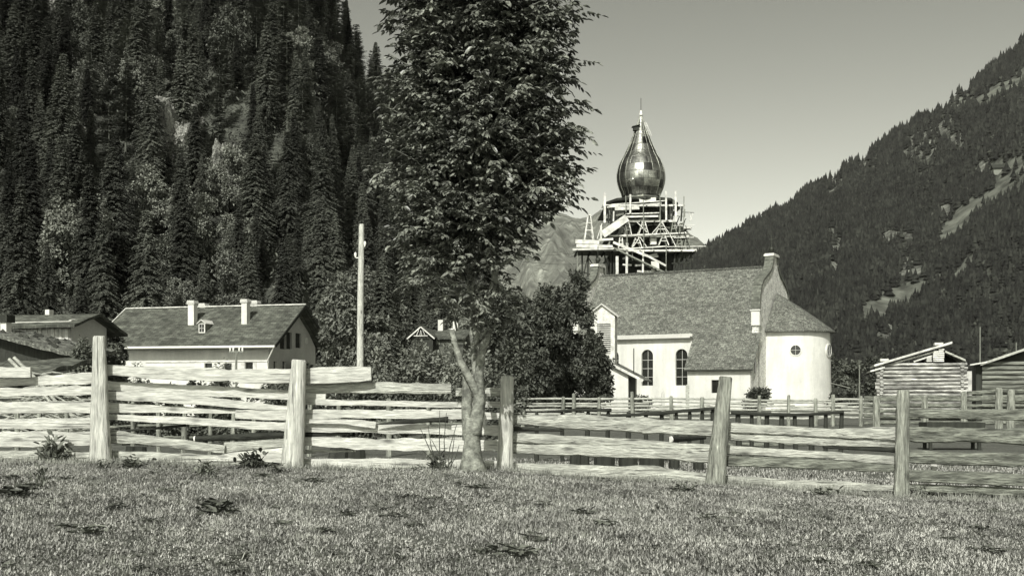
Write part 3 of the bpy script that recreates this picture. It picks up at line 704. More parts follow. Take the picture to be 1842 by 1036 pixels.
tilt(b, -2.9, 5.25, 1.5, 2.95, -.5, 5.6, .12); b.build('roof', M['shingle'], por)
b = MB(); b.beam((-2.9, -.56, 5.17), (1.5, -.56, 2.87), .08, .24); b.build('bargeboard', M['white_wood'], por)
b = MB(); b.box(.0+.005, .06, .3, 4.2, 0, 3.2); b.build('side_shade', M['dark_wood'], por)  # dark panel on the side wall paints the shade under the roof overhang
b = MB(); b.tube([(.3, 1.5, 3.6), (.3, 1.5, 6.0)], .05, 6); b.build('pipe', M['metal'], por)

# ------------------------------------------------------------------ tower with the onion dome
TX, TY = (1153-CX)/F*135, 135.0
tow = empty('church_tower', (TX, TY, 0), 0, 'dark church tower crowned by a shining copper onion dome', 'tower')
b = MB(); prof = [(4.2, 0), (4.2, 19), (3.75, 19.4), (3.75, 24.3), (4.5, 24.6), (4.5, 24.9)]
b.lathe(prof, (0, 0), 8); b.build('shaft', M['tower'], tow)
for a in range(8):
    b = MB()
    t = R(22.5+45*a); c = Vector((math.cos(t)*3.5, math.sin(t)*3.5, 0)); tg = Vector((-math.sin(t), math.cos(t), 0)); nn_ = Vector((math.cos(t), math.sin(t), 0))
    b.prism(arch(0, 20.6, 23.4, 1.0, 6), lambda u, v: c+tg*u+nn_*.04+Vector((0, 0, v)), lambda u, v: c-nn_*.2+tg*u+Vector((0, 0, v)))
    b.build('belfry_opening', M['dark_wood'], tow)
def zz(py): return CZ+(HY-py)/F*TY
onion = [(52, 371), (46, 366), (38, 360), (34, 355), (36, 348), (39.5, 340), (42.3, 330), (43.4, 320), (42.4, 309), (39.3, 298), (34.8, 288), (29.5, 279), (24.6, 268), (20.0, 258), (15.9, 248), (12.2, 239), (8.9, 230), (6.1, 221), (4.0, 214), (2.4, 208)]
def lerp_prof(p, k=4):
    out = []
    for i in range(len(p)-1):
        for j in range(k):
            f = j/k; p0 = p[max(i-1, 0)]; p1 = p[i]; p2 = p[i+1]; p3 = p[min(i+2, len(p)-1)]
            cr = lambda n_: .5*(2*p1[n_]+(p2[n_]-p0[n_])*f+(2*p0[n_]-5*p1[n_]+4*p2[n_]-p3[n_])*f*f+(-p0[n_]+3*p1[n_]-3*p2[n_]+p3[n_])*f**3)
            out.append((cr(0), cr(1)))
    return out+[p[-1]]
b = MB(); b.lathe([(w_*TY/F, zz(y)) for w_, y in [(52, 371), (45, 365), (38, 359), (33, 354)]], (0, 0), 8); b.build('dome_skirt', M['copper_plain'], tow)
b = MB(); b.lathe([(w_*TY/F, zz(y)) for w_, y in lerp_prof(onion[3:])], (0, 0), 64); dome = b.build('onion_dome', M['copper'], tow, True)
b = MB()
for k in range(16):
    t = 2*math.pi*k/16; pr = lerp_prof(onion[3:], 2); b.tube([((w_*TY/F+.01)*math.cos(t), (w_*TY/F+.01)*math.sin(t), zz(y)) for w_, y in pr], .035, 4)
b.build('seam', M['copper_plain'], dome, True)
b = MB(); b.lathe([(.17, zz(208)), (.2, zz(206)), (.13, zz(203)), (.1, zz(200)), (.04, zz(199))], (0, 0), 12); b.build('finial', M['white_metal'], tow)
b = MB(); b.tube([(0, 0, zz(200)), (0, 0, zz(177))], .035, 5); b.build('lightning_rod', M['metal'], tow)
hatch = MB(); hz_ = zz(232); hatch.box(-1.0, -.35, -.75, -.15, hz_-.35, hz_+.05); hatch.beam((-1.15, -.45, hz_+.08), (-.2, -.45, hz_+.32), .85, .07); hatch.build('hatch', M['dark_wood'], tow)
lad = MB()
for dx in (0, .28): lad.tube([(.32+dx, -.35, zz(222)), (.95+dx, -.55, zz(246))], .035, 5)
for k in range(9): f = k/8; lad.beam((.32+.63*f, -.35-.2*f, zz(222+24*f)), (.6+.63*f, -.35-.2*f, zz(222+24*f)), .04, .04)
o = lad.build('ladder', M['white_wood']); o.location = (TX, TY, 0); tag(o, 'pale ladder leaning against the tip of the copper onion dome', 'ladder')

# ------------------------------------------------------------------ scaffolding
sf = empty('scaffolding', (TX, TY, 0), 0, 'rough timber scaffolding with decks, trestles and ramps wrapped around the church tower', 'scaffolding')
rs2 = random.Random(21)
def SP(px, py, Y): return P(px, py, Y)-Vector((TX, TY, 0))
def sbeam(name, pts, m, Y, w, h=None):
    """one timber between photo rows/columns at depth Y (or depths Y)"""
    b = MB(); Ys = Y if isinstance(Y, tuple) else (Y, Y)
    b.beam(SP(pts[0], pts[1], Ys[0]), SP(pts[2], pts[3], Ys[1]), w, h or w); return b.build(name, M[m], sf)
def deck(px0, px1, py, Y0, Y1, m='mid_wood', th=.16, edge='white_wood'):
    a = SP(px0, py, Y0); c = SP(px1, py, Y0); b = MB(); n = max(3, int((Y1-Y0)/.3)); z = a.z
    y = a.y
    while y < Y1-TY: b.box(a.x+rs2.uniform(-.4, .2), c.x+rs2.uniform(-.2, .5), y, y+.26, z-.06, z+rs2.uniform(-.01, .02)); y += .29
    d = b.build('deck', M[m], sf)
    b = MB(); b.box(a.x-.2, c.x+.2, a.y-.07, a.y-.003, z-.16, z+.06); b.build('edge_board', M[edge], d)
    b = MB(); k = a.x
    while k < c.x: b.box(k, k+.16, a.y-.2, Y1-TY, z-.26, z-.07); k += 1.6
    b.build('joist', M['dark_wood'], d)
ring_decks = [(1088, 1228, 369, 130.0, 131.6), (1126, 1212, 397, 129.2, 131.4), (1092, 1236, 424, 129.0, 131.2), (1100, 1250, 450, 128.6, 131.0)]
for (a, c, py, y0, y1) in ring_decks:
    deck(a, c, py, y0, y1); zb = P(0, py, y0).z
    # the same deck on the far side and down both flanks
    bx = MB(); xl, xr = SP(a, py, y0).x, SP(c, py, y0).x
    bx.box(xl, xr, 4.3, 6.2, zb-.08, zb+.02); bx.box(xl, min(xl+1.5, -4.0) if xl < -4.3 else xl+.5, y1-TY, 4.3, zb-.08, zb+.02); bx.box(max(xr-1.4, 3.9), xr, y1-TY, 4.3, zb-.08, zb+.02); bx.build('deck', M['mid_wood'], sf)
deck(1037, 1102, 449, 128.0, 133.0, edge='dark_wood'); deck(1206, 1250, 449, 130.5, 138); deck(1198, 1240, 409, 130.5, 137)
deck(1046, 1072, 505, 128.5, 131.5)
for (x0, y0, x1, y1, w) in [(1035, 434, 1078, 436, .45), (1037, 442, 1102, 444, .38), (1077, 432, 1103, 430, .25), (1030, 449, 1104, 447, .22)]: sbeam('guard_board', (x0, y0, x1, y1), 'white_wood', 127.9, .06, w)
for (x0, y0, x1, y1, w) in [(1125, 385, 1186, 383, .12), (1126, 390, 1184, 389, .2), (1092, 373, 1190, 366, .12), (1100, 368, 1200, 361, .1), (1084, 425, 1235, 419, .14), (1102, 449, 1200, 443, .14), (1197, 444, 1270, 443, .08), (1212, 406, 1250, 405, .07), (1212, 428, 1248, 427, .07), (1106, 376, 1150, 374, .35)]: sbeam('rail', (x0, y0, x1, y1), 'white_wood', 128.7, .08, w)
# tall pale standards
for (x, y0, y1, w) in [(1088, 347, 401, .26), (1134, 350, 384, .2), (1198, 344, 396, .2), (1215, 344, 398, .22), (1128, 437, 494, .26), (1157, 449, 494, .2), (1110, 461, 496, .32), (1081, 406, 432, .22), (1104, 380, 399, .16)]: sbeam('standard', (x, y0, x+rs2.uniform(-1, 1), y1), 'white_wood', 128.4, w, .1)
for (x, y0, y1) in [(1126, 352, 382), (1158, 360, 445), (1188, 349, 420), (1211, 360, 372), (1230, 353, 402), (1198, 440, 492), (1128, 400, 440), (1039, 425, 500), (1041, 500, 530)]: sbeam('pole', (x+rs2.uniform(-1, 1), y0, x, y1), 'mid_wood', 128.3, .09)
for (x0, y0, x1, y1) in [(1047, 455, 1048, 530), (1058, 462, 1057, 530), (1074, 455, 1074, 480), (1087, 455, 1094, 496), (1099, 455, 1098, 498), (1104, 455, 1104, 498), (1214, 452, 1212, 498), (1222, 452, 1221, 498), (1231, 452, 1230, 498), (1243, 452, 1240, 492), (1094, 372, 1095, 402), (1100, 372, 1100, 402), (1206, 372, 1205, 396), (1227, 372, 1225, 398), (1210, 372, 1209, 396)]:
    for Yd in (129.5, 137.5): sbeam('pole', (x0, y0, x1, y1), 'dark_wood', Yd, .18)
for (x0, y0, x1, y1) in [(1057, 462, 1072, 484), (1057, 462, 1049, 500), (1041, 487, 1066, 495), (1212, 492, 1226, 458), (1208, 474, 1244, 472), (1085, 372, 1095, 371)]: sbeam('brace', (x0, y0, x1, y1), 'dark_wood', 129.4, .12)
# trestles: pairs of legs with a cross bar
def trestle(px, py0, py1, sp, m, Y):
    b = MB(); z0 = SP(px, py1, Y); z1 = SP(px, py0, Y); h = sp/2*Y/F
    for s in (-1, 1):
        b.beam(z0+Vector((h*s, 0, 0)), z1+Vector((.12*s, 0, 0)), .11, .11)
        b.beam(z0+Vector((h*s, 1.6, 0)), z1+Vector((.12*s, 1.2, 0)), .11, .11)
    md = z0.lerp(z1, .42); b.beam(md-Vector((h*.62, 0, 0)), md+Vector((h*.62, 0, 0)), .1, .1); md = z0.lerp(z1, .7); b.beam(md-Vector((h*.36, 0, 0)), md+Vector((h*.36, 0, 0)), .08, .08)
    b.beam(z1-Vector((0, .1, 0)), z1+Vector((0, 1.3, 0)), .3, .1); b.build('trestle', M[m], sf)
for (x, y0, y1, s) in [(1130, 402, 422, 12), (1158, 398, 421, 17), (1190, 400, 421, 20), (1117, 426, 448, 9), (1146, 425, 446, 18), (1194, 423, 441, 18), (1212, 400, 420, 10), (1226, 402, 424, 10), (1222, 427, 447, 12), (1236, 427, 447, 10)]: trestle(x, y0, y1, s, 'white_wood' if x < 1210 else 'mid_wood', 128.9)
trestle(1060, 387, 434, 17, 'white_wood', 128.2)
for k in range(46):
    x = rs2.uniform(1196, 1246) if k < 30 else rs2.uniform(1098, 1196); y = rs2.uniform(376, 480); ln = rs2.uniform(10, 26); a = rs2.choice([1.57, 1.57, 1.2, 1.95, .05, -.08, 2.2])
    m_ = rs2.choice(['dark_wood', 'dark_wood', 'mid_wood', 'white_wood'] if k < 30 else ['dark_wood', 'mid_wood', 'white_wood'])
    sbeam('pole', (x-ln/2*math.cos(a), y-ln/2*math.sin(a), x+ln/2*math.cos(a), y+ln/2*math.sin(a)), m_, rs2.uniform(129.3, 131.2) if x < 1200 else rs2.uniform(130, 137), rs2.uniform(.06, .11))
for (x0, y0, x1, y1) in [(1173, 420, 1190, 400), (1190, 400, 1203, 419), (1151, 426, 1163, 444), (1151, 426, 1139, 444), (1074, 430, 1083, 402), (1164, 418, 1146, 400), (1205, 422, 1216, 444), (1216, 400, 1222, 424), (1232, 398, 1222, 424), (1240, 444, 1228, 410)]: sbeam('brace', (x0, y0, x1, y1), 'white_wood' if x0 < 1210 else 'dark_wood', 128.7, .09)
# ramp and stair
b = MB(); b.beam(SP(1084, 426, 128.6), SP(1128, 396, 128.6), 1.6, .10); b.build('ramp', M['mid_wood'], sf)
b = MB(); b.beam(SP(1084, 422, 127.8), SP(1128, 391.5, 127.8), .06, .85); b.build('ramp_side', M['white_wood'], sf)
b = MB(); b.beam(SP(1100, 444, 128.2), SP(1200, 492, 128.2), .12, .16); b.beam(SP(1096, 444, 129.2), SP(1196, 494, 129.2), .12, .16)
for k in range(16): q = SP(1100, 445, 128.25).lerp(SP(1200, 493, 128.25), k/15); b.box(q.x-.14, q.x+.14, q.y, q.y+1.0, q.z-.03, q.z+.03)
b.build('stair', M['mid_wood'], sf)
sbeam('handrail', (1103, 436, 1166, 461), 'white_wood', 127.9, .06, .28); sbeam('handrail', (1166, 461, 1198, 478), 'white_wood', 127.9, .06, .22)
for (x0, y0, x1, y1, w) in [(1178, 470, 1179, 488, .9), (1142, 478, 1160, 477, .5), (1146, 488, 1176, 489, .35), (1120, 465, 1132, 464, .14), (1120, 476, 1136, 477, .14), (1168, 460, 1182, 457, .14), (1175, 428, 1175, 440, .75), (1108, 388, 1122, 385, .5), (1107, 411, 1125, 409, .3), (1168, 463, 1184, 461, .2)]: sbeam('loose_board', (x0, y0, x1, y1), 'plaster', 129.6, w, .2)
sbeam('canvas', (1150, 361, 1180, 359), 'plaster', 130.8, .05, .5)
b = MB(); q = SP(1041, 507, 128.4); b.box(q.x-.35, q.x+.35, q.y-.2, q.y+.2, q.z-.35, q.z+.3); b.build('crate', M['white_wood'], sf)

# ------------------------------------------------------------------ farmhouse on the left
HR = Vector((-17.5, 80, 0)); HA = R(-15)
hs = empty('farmhouse', HR, HA, 'long white farmhouse with dark shingled roof, four chimneys and a small dormer', 'house')
HL, HW, HE, HRZ = 13.4, 7.8, 5.65, 8.25
wl_, wr = [], []
for (px, py, w_, h_) in [(448, 658, .62, .5), (410, 658, .62, .4), (375, 658, .6, .4)]:
    q = local_hit(HR, HA, px, py, 1, 0); wl_.append([(q.x-w_/2, q.z-h_), (q.x+w_/2, q.z-h_), (q.x+w_/2, q.z+h_/2), (q.x-w_/2, q.z+h_/2)])
w = MB(); holed(w, [(-HL, 0), (0, 0), (0, HE), (-HL, HE)], wl_, lambda a, c, d: (a, d, c), .2)
gpts = [(0, 0), (HW, 0), (HW, HE-.4), (HW*.8, HE+1.0), (HW*.63, HE+2.0), (HW*.5, HE+2.45), (HW*.38, HE+2.0), (.0, HE)]
for (px, py, w_, h_) in [(511, 614, .55, 1.15), (522, 613, .5, 1.25), (539, 613, .6, 1.1), (495, 659, .5, .75), (511, 659, .5, .75), (554, 660, .5, .6)]:
    q = local_hit(HR, HA, px, py, 0, 0); wr.append([(q.y-w_/2, q.z-h_/2), (q.y+w_/2, q.z-h_/2), (q.y+w_/2, q.z+h_/2), (q.y-w_/2, q.z+h_/2)])
w.build('front_wall', M['plaster'], hs)
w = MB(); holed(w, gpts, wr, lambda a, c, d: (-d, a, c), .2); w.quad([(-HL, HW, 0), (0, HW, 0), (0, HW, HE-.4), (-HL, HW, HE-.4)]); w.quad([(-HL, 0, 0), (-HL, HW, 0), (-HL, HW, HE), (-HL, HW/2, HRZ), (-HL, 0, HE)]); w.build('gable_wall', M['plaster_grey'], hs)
for p in wl_:
    (a, z0), (c, z1) = p[0], p[2]; b = MB(); b.box(a, c, .15, .19, z0, z1); wd = b.build('window', M['glass'], hs)
    b = MB(); b.box(a-.28, a-.02, -.05, -.01, z0, z1); b.build('shutter', M['white_wood'], wd); b = MB(); b.box(c+.02, c+.28, -.05, -.01, z0, z1); b.build('shutter', M['white_wood'], wd)
for i, p in enumerate(wr):
    (a, z0), (c, z1) = p[0], p[2]; b = MB(); b.box(-.19, -.15, a, c, z0, z1); wd = b.build('window', M['glass'], hs)
    if i < 3: b = MB(); b.box(.01, .05, a-.4, a-.03, z0, z1); b.build('shutter', M['dark_wood'], wd)
q = local_hit(HR, HA, 551, 613, 0, 0); b = MB(); b.lathe([(.01, 0), (.2, 0), (.2, .05), (.01, .06)], (0, 0), 16)
b.v = [(z+.003, q.y+x, q.z+y*1.3) for x, y, z in b.v]; b.build('oval_window', M['plaster'], hs)
b = MB(); s = (HRZ-5.05)/(HW/2+.95)
slope(b, -HL-.9, 1.0, -.95, 5.05, HW/2, HRZ, .14, 20, 10, .04); slope(b, -HL-.9, 1.0, HW+.95, 5.05, HW/2, HRZ, .14, 8, 5, .03); rf = b.build('roof', M['slate'], hs)
b = MB(); b.beam((-HL-.95, -1.0, 5.0), (-HL-.95, HW/2, HRZ+.02), .08, .2); b.beam((-HL-.95, HW/2, HRZ+.08), (1.05, HW/2, HRZ+.08), .16, .08); b.build('edge_trim', M['white_wood'], rf)
b = MB(); b.beam((1.04, -1.0, 4.98), (1.04, HW/2, HRZ-.05), .08, .22); b.beam((1.04, HW+1.0, 4.98), (1.04, HW/2, HRZ-.05), .08, .22); b.build('bargeboard', M['dark_wood'], rf)
b = MB(); b.tube([(-HL-.9, -1.04, 5.0), (1.0, -1.04, 4.95)], .085, 8); b.tube([(.9, -1.04, 4.9), (.75, -.85, 4.75), (-.06, -.16, 3.9), (-.06, -.1, 3.6), (-.06, -.1, 0)], .055, 7); b.build('gutter', M['white_metal'], hs)
b = MB(); b.box(-HL*.75, -.02, -.06, -.005, 3.92, 4.0); b.build('string_course', M['white_wood'], hs)
b = MB(); b.tube([(.8, HW/2, HRZ), (.8, HW/2, HRZ+.65)], .025, 5); b.build('lightning_rod', M['metal'], rf)
def rz_(y): return 5.05+(y+.95)*s if y < HW/2 else 5.05+(HW+.95-y)*s
for (px, pyt, yy, w_) in [(346.5, 541, 1.9, .5), (442, 538.5, 1.9, .45), (366.5, 546, 5.2, .45), (460, 541, 5.2, .45)]:
    q = local_hit(HR, HA, px, pyt, 1, yy); b = MB(); zt = q.z
    b.box(q.x-w_/2, q.x+w_/2, yy-.25, yy+.25, rz_(yy)-.45, zt-.28); ch = b.build('chimney', M['plaster'], rf)
    b = MB(); b.box(q.x-w_/2-.07, q.x+w_/2+.07, yy-.31, yy+.31, zt-.28, zt-.2); b.prism([(q.x-w_/2-.09, zt-.2), (q.x+w_/2+.09, zt-.2), (q.x+w_/2+.02, zt), (q.x-w_/2-.02, zt)], lambda a, c: (a, yy-.33, c), lambda a, c: (a, yy+.33, c)); b.build('chimney_cap', M['plaster_grey'], ch)
q = local_hit(HR, HA, 363.5, 592, 1, .7); b = MB(); dx = q.x
b.prism([(dx-.27, rz_(.7)-.1), (dx+.27, rz_(.7)-.1), (dx+.27, rz_(.7)+.72), (dx, rz_(.7)+.9), (dx-.27, rz_(.7)+.72)], lambda a, c: (a, .7, c), lambda a, c: (a, 2.0, c)); dm = b.build('dormer', M['mid_wood'], rf)
b = MB(); gable_roof(b, dx-.27, dx+.27, .55, 2.1, rz_(.7)+.74, rz_(.7)+.95, .1, .06); b.build('dormer_roof', M['plaster'], dm)
zb = rz_(.7); b = MB(); b.box(dx-.27, dx+.27, .66, .697, zb-.05, zb+.66); fr = b.build('window_frame', M['white_wood'], dm)
b = MB()
for xa in (dx-.19, dx+.02):
    for za in (zb+.04, zb+.34): b.box(xa, xa+.17, .645, .662, za, za+.26)
b.build('window', M['glass'], dm)
b = MB(); b.box(.0, .95, 2.1, 4.9, 2.7, 2.8); b.box(.88, .95, 2.1, 4.9, 2.8, 3.65)
for yy in np.arange(2.1, 4.95, .28): b.box(.86, .97, yy, yy+.14, 2.75, 3.7)
b.box(.75, .92, 2.1, 2.2, 0, 2.7); b.box(.75, .92, 4.8, 4.9, 0, 2.7); bal = b.build('balcony', M['dark_wood'], hs)
bush_mesh('balcony_flowers', 7, [(.9, 3.5, 3.3, .4, 1.6, .8), (.9, 3.2, 2.2, .35, 1.2, .9)], 900, .22, M['leaf_dark'], bal)
# pole with four insulators before the farmhouse
up = P(425, 712, 76); up.z = 0; o = empty('utility_pole', up, 0, 'short pole with four white insulators standing in front of the white farmhouse', 'pole')
b = MB(); b.tube([(0, 0, -.3), (0, 0, 4.55)], [.09, .07], 8); b.build('post', M['mid_wood'], o)
b = MB(); b.box(-.5, .5, -.05, .05, 4.42, 4.5); b.build('crossarm', M['mid_wood'], o)
for dx in (-.42, -.2, .2, .42): b = MB(); b.lathe([(.01, 4.5), (.06, 4.52), (.05, 4.6), (.07, 4.64), (.04, 4.74), (.01, 4.76)], (dx, 0), 8); b.build('insulator', M['white_metal'], o)
# tall bare pole
tp = P(648, 712, 40); tp.z = 0; o = empty('telegraph_pole', tp, 0, 'tall bare wooden telegraph pole standing before the wooded hillside', 'pole')
b = MB(); b.tube([(.0, 0, -.3), (.0, 0, 2.5), (.01, 0, 5), (.05, 0, 7.62)], [.135, .125, .115, .095], 12); b.build('post', M['post'], o)
for (dx, z) in ((.17, 6.9), (-.17, 6.5)): b = MB(); b.lathe([(.02, z-.08), (.045, z), (.04, z+.09), (.01, z+.11)], (dx, -.02), 8); b.beam((0, 0, z-.1), (dx, 0, z-.08), .03, .03); b.build('insulator', M['white_metal'], o)
# overhead wires to the tower platform
b = MB()
a0, a1 = P(600, 458, 128), P(1040, 466, 128)
for (pa, pb_) in ((P(880, 447, 120), P(1036, 455, 128)), (P(880, 462, 120), P(1100, 472, 132))):
    b.tube([pa.lerp(pb_, k/8)-Vector((0, 0, .5*math.sin(math.pi*k/8))) for k in range(9)], .018, 4)
o = b.build('overhead_wire', M['metal']); tag(o, 'thin overhead wires running from behind the leafy tree to the tower scaffolding', 'wire')

# ------------------------------------------------------------------ old farm building far left
OB = P(128, 712, 62); OB.z = 0; OA = R(-14)
ob = empty('old_barn', OB, OA, 'old barn with dark shingled roof and grey gable at the far left edge', 'barn')
ezf = CZ+(HY-584)/F*61.4+.35; rzf = CZ+(HY-564)/F*63.6
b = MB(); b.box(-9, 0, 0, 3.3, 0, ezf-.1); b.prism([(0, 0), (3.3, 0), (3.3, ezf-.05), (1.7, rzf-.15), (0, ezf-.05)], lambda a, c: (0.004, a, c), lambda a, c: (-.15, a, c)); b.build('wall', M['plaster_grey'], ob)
b = MB(); slope(b, -9.3, .7, -.7, ezf-.35, 1.7, rzf, .15, 14, 6, .08); slope(b, -9.3, .7, 4.4, ezf-.6, 1.7, rzf, .15, 8, 4, .05); b.build('roof', M['slate'], ob)
b = MB(); rgp = random.Random(2); x = -3.3
while x < -.25: b.box(x, x+.2, -.05, -.004, ezf-1.3, ezf-.25); x += rgp.choice([.24, .24, .42])
b.build('plank_cladding', M['white_wood'], ob)
b = MB(); b.box(-3.1, -2.82, 1.9, 2.3, rzf-.3, rzf+.3); b.build('chimney', M['plaster'], ob)
b = MB(); b.box(.006, .03, 1.4, 1.65, 3.7, 4.15); b.box(.006, .03, 1.4, 1.65, 2.5, 2.95); b.build('window', M['glass'], ob)
LB = P(134, 712, 56); LB.z = 0
lb = empty('lean_to_shed', LB, R(-14), 'low shed with a sagging stone-weighted roof in front of the old barn', 'shed')
b = MB(); fz = lambda x: 3.45+.9*min(1.35, (.5-x)/4.2)**1.2
b.prism([(-12, 0), (-.3, 0)]+[(x, fz(x)) for x in np.linspace(-.3, -12, 16)], lambda a, c: (a, .3, c), lambda a, c: (a, 2.6, c)); b.build('wall', M['dark_wood'], lb)
b = MB(); nn2 = 26
def lr(i, j, d):
    u = i/nn2; x = -12+12.5*u; t_ = min(1.35, (.5-x)/4.2); h = 3.85+.85*t_; fr = 3.6+.9*t_**1.2
    return (x, -.5+j/8*3.3, fr+(h-fr)*j/8+.08*noise.noise((x*1.5, j*.9, 0))-d)
for i in range(nn2):
    for j in range(8): b.quad([lr(i, j, 0), lr(i+1, j, 0), lr(i+1, j+1, 0), lr(i, j+1, 0)], [(i*.5, j*.5), (i*.5+.5, j*.5), (i*.5+.5, j*.5+.5), (i*.5, j*.5+.5)])
    b.quad([lr(i, 0, 0), lr(i, 0, .2), lr(i+1, 0, .2), lr(i+1, 0, 0)]); b.quad([lr(i, 0, .2), lr(i, 8, .2), lr(i+1, 8, .2), lr(i+1, 0, .2)])
for j in range(8): b.quad([lr(nn2, j, 0), lr(nn2, j+1, 0), lr(nn2, j+1, .2), lr(nn2, j, .2)])
rf = b.build('roof', M['shingle'], lb)
rg = random.Random(6)
for k in range(60):
    b = MB(); i, j = rg.uniform(1, nn2-1), rg.uniform(.3, 7); p = Vector(lr(i, j, 0)); r = rg.uniform(.07, .15)
    b.tube([p+Vector((-r, 0, 0)), p+Vector((0, 0, r*.5)), p+Vector((r, 0, 0))], [r*.5, r*.8, r*.4], 6, jit=.2, rng=rg); b.build('roof_stone', M['slate'], rf)
b = MB(); q = local_hit(LB, R(-14), 11, 580, 1, 1.0); b.box(q.x-.19, q.x+.17, .8, 1.2, 3.6, q.z); ch = b.build('chimney', M['plaster'], lb)
b = MB(); b.box(q.x-.3, q.x+.28, .7, 1.35, q.z, q.z+.38); b.build('chimney_cap', M['dark_wood'], ch)
# nearer thatch-grey roof at the edge
NB = P(46, 712, 36); NB.z = 0; nb = empty('stone_roof_shed', NB, R(-20), 'low shed roof of rough grey shingles at the left edge behind the brush pile', 'shed')
b = MB(); b.box(-6, -.5, .2, 3, 0, 2.0); b.build('wall', M['dark_wood'], nb)
b = MB(); slope(b, -6.3, .2, -.3, 2.0, 3.0, 2.8, .14, 12, 6, .2); b.build('roof', M['slate'], nb)
b = MB(); rg = random.Random(12)
for k in range(170):
    a = rg.uniform(-.5, .5); c = Vector((rg.uniform(-1.3, 1.2), rg.uniform(-.8, .8), 0)); L = rg.uniform(.5, 1.4); z = rg.uniform(0, 2.1)*(1-abs(c.x)/2.2)
    d = Vector((math.cos(a), rg.uniform(-.4, .4), rg.uniform(-.45, .45)))*L/2
    b.tube([c+Vector((0, 0, z))-d, c+Vector((0, 0, z+.05)), c+Vector((0, 0, z))+d], [.025, .03, .012], 5)
o = b.build('brush_pile', M['board']); o.location = P(98, 712, 35)*1; o.location.z = .25; tag(o, 'heap of bare cut branches behind the fence at the far left', 'brush pile')
b = MB(); b.tube([(-.9, -.3, 2.35), (.0, -.5, 1.55), (.75, -.6, .75)], [.05, .05, .04], 7); b.tube([(-.75, -.3, 2.4), (.15, -.5, 1.6), (.95, -.6, .7)], [.05, .05, .04], 7)
o = b.build('leaning_pole', M['board']); o.location = P(78, 712, 33.5); o.location.z = .2; tag(o, 'two pale peeled poles leaning down to the right of the brush pile', 'pole')

# ------------------------------------------------------------------ chalet behind the bushes
CH = P(757, 712, 108); CH.z = 0; ch = empty('chalet', CH, R(-12), 'dark wooden chalet with white gable truss half hidden behind bushes', 'house')
ez = CZ+(HY-603)/F*108; rz = CZ+(HY-588)/F*108
b = MB(); b.prism([(-1.1, 0), (1.1, 0), (1.1, ez), (0, rz-.2), (-1.1, ez)], lambda a, c: (a, .4, c), lambda a, c: (a, 8, c)); b.build('wall', M['dark_wood'], ch)
b = MB(); gable_roof(b, -1.1, 1.1, 0, 8.5, ez, rz, .25, .12); b.box(.6, 4.0, 2.5, 5.5, ez-.7, ez+.2); b.prism([(1.8, ez-.1), (5.9, ez+.6), (2.6, rz+.1)][::1]+[], lambda a, c: (a-2, a, c), lambda a, c: (a+2, a, c)) if False else None
b.build('roof', M['slate'], ch)
b = MB(); slope(b, .6, 4.2, 1.0, ez-.25, 4.0, rz-.05, .12, 6, 4, .02); slope(b, .6, 4.2, 7.0, ez-.25, 4.0, rz-.05, .12, 6, 4, .02); b.box(.8, 3.9, 1.4, 6.6, 0, ez-.1); b.build('wing_roof', M['slate'], ch)
b = MB(); b.beam((-1.4, -.05, ez-.35), (0, -.05, rz), .06, .12); b.beam((1.4, -.05, ez-.35), (0, -.05, rz), .06, .12); b.beam((-.7, -.02, ez-.05), (.7, -.02, ez-.05), .05, .08)
for a, c in ((-.45, -.2), (.45, .2), (-.1, 0), (.1, .0)): b.beam((a, -.02, ez-.05), (c, -.02, rz-.3), .04, .05)
b.build('truss', M['white_wood'], ch)
for dx, t_ in ((.95, 576), (2.5, 578)): z = CZ+(HY-t_)/F*112; b = MB(); b.box(dx-.25, dx+.25, 3.6, 4.1, ez, z); b.build('chimney', M['plaster'], ch)

# ------------------------------------------------------------------ log barns on the right
def log_wall(mb, x0, x1, y, z0, z1, n, rg, axis='x', jut=.25):
    h = (z1-z0)/n
    for k in range(n):
        rz0 = rg.uniform(.78, 1.12); z = z0+(k+.5)*h; a, c = x0-jut*rg.uniform(.5, 1.1), x1+jut*rg.uniform(.5, 1.1)
        pts = [(a+(c-a)*i/6, y+rg.uniform(-.02, .02), z+rg.uniform(-.02, .02)) for i in range(7)]
        if axis == 'y': pts = [(p[1], p[0], p[2]) for p in pts]
        mb.tube(pts, [h*.47*rz0*rg.uniform(.9, 1.06) for _ in pts], 8)
B1 = P(1582, 712, 70); B1.z = 0; A1 = R(-15)
lbn = empty('log_barn', B1, A1, 'weathered log barn with lopsided plank roof and boards stacked in its open gable', 'barn')
W1 = local_hit(B1, A1, 1734, 690, 1, 0).x; zt = CZ+(HY-653)/F*70; rg = random.Random(3)
b = MB(); log_wall(b, 0, W1, 0, 0, zt, 15, rg); log_wall(b, 0, 4.5, 0.12, .1, zt-.1, 14, rg, 'y'); log_wall(b, 0, 4.5, W1-.12, .1, zt-.1, 14, rg, 'y'); b.build('log_wall', LOGM, lbn)
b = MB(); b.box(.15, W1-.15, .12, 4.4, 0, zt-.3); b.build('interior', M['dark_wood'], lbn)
def lz(px, py): q = local_hit(B1, A1, px, py, 1, -.4); return q.x, q.z
def roofplank(name, p0, p1, y0, y1, th, m):
    (xa, za), (xc, zc) = lz(*p0), lz(*p1); b = MB(); tilt(b, xa, za, xc, zc, y0, y1, th); return b.build(name, m, lbn)
roofplank('roof_plane', (1573, 655.5), (1713, 614), -.4, 4.9, .13, M['white_wood'])
roofplank('roof_plane', (1566, 666), (1592, 659), -.3, 4.9, .1, M['white_wood'])
roofplank('roof_plane', (1701, 630), (1738, 646), -.2, 4.9, .12, M['board'])
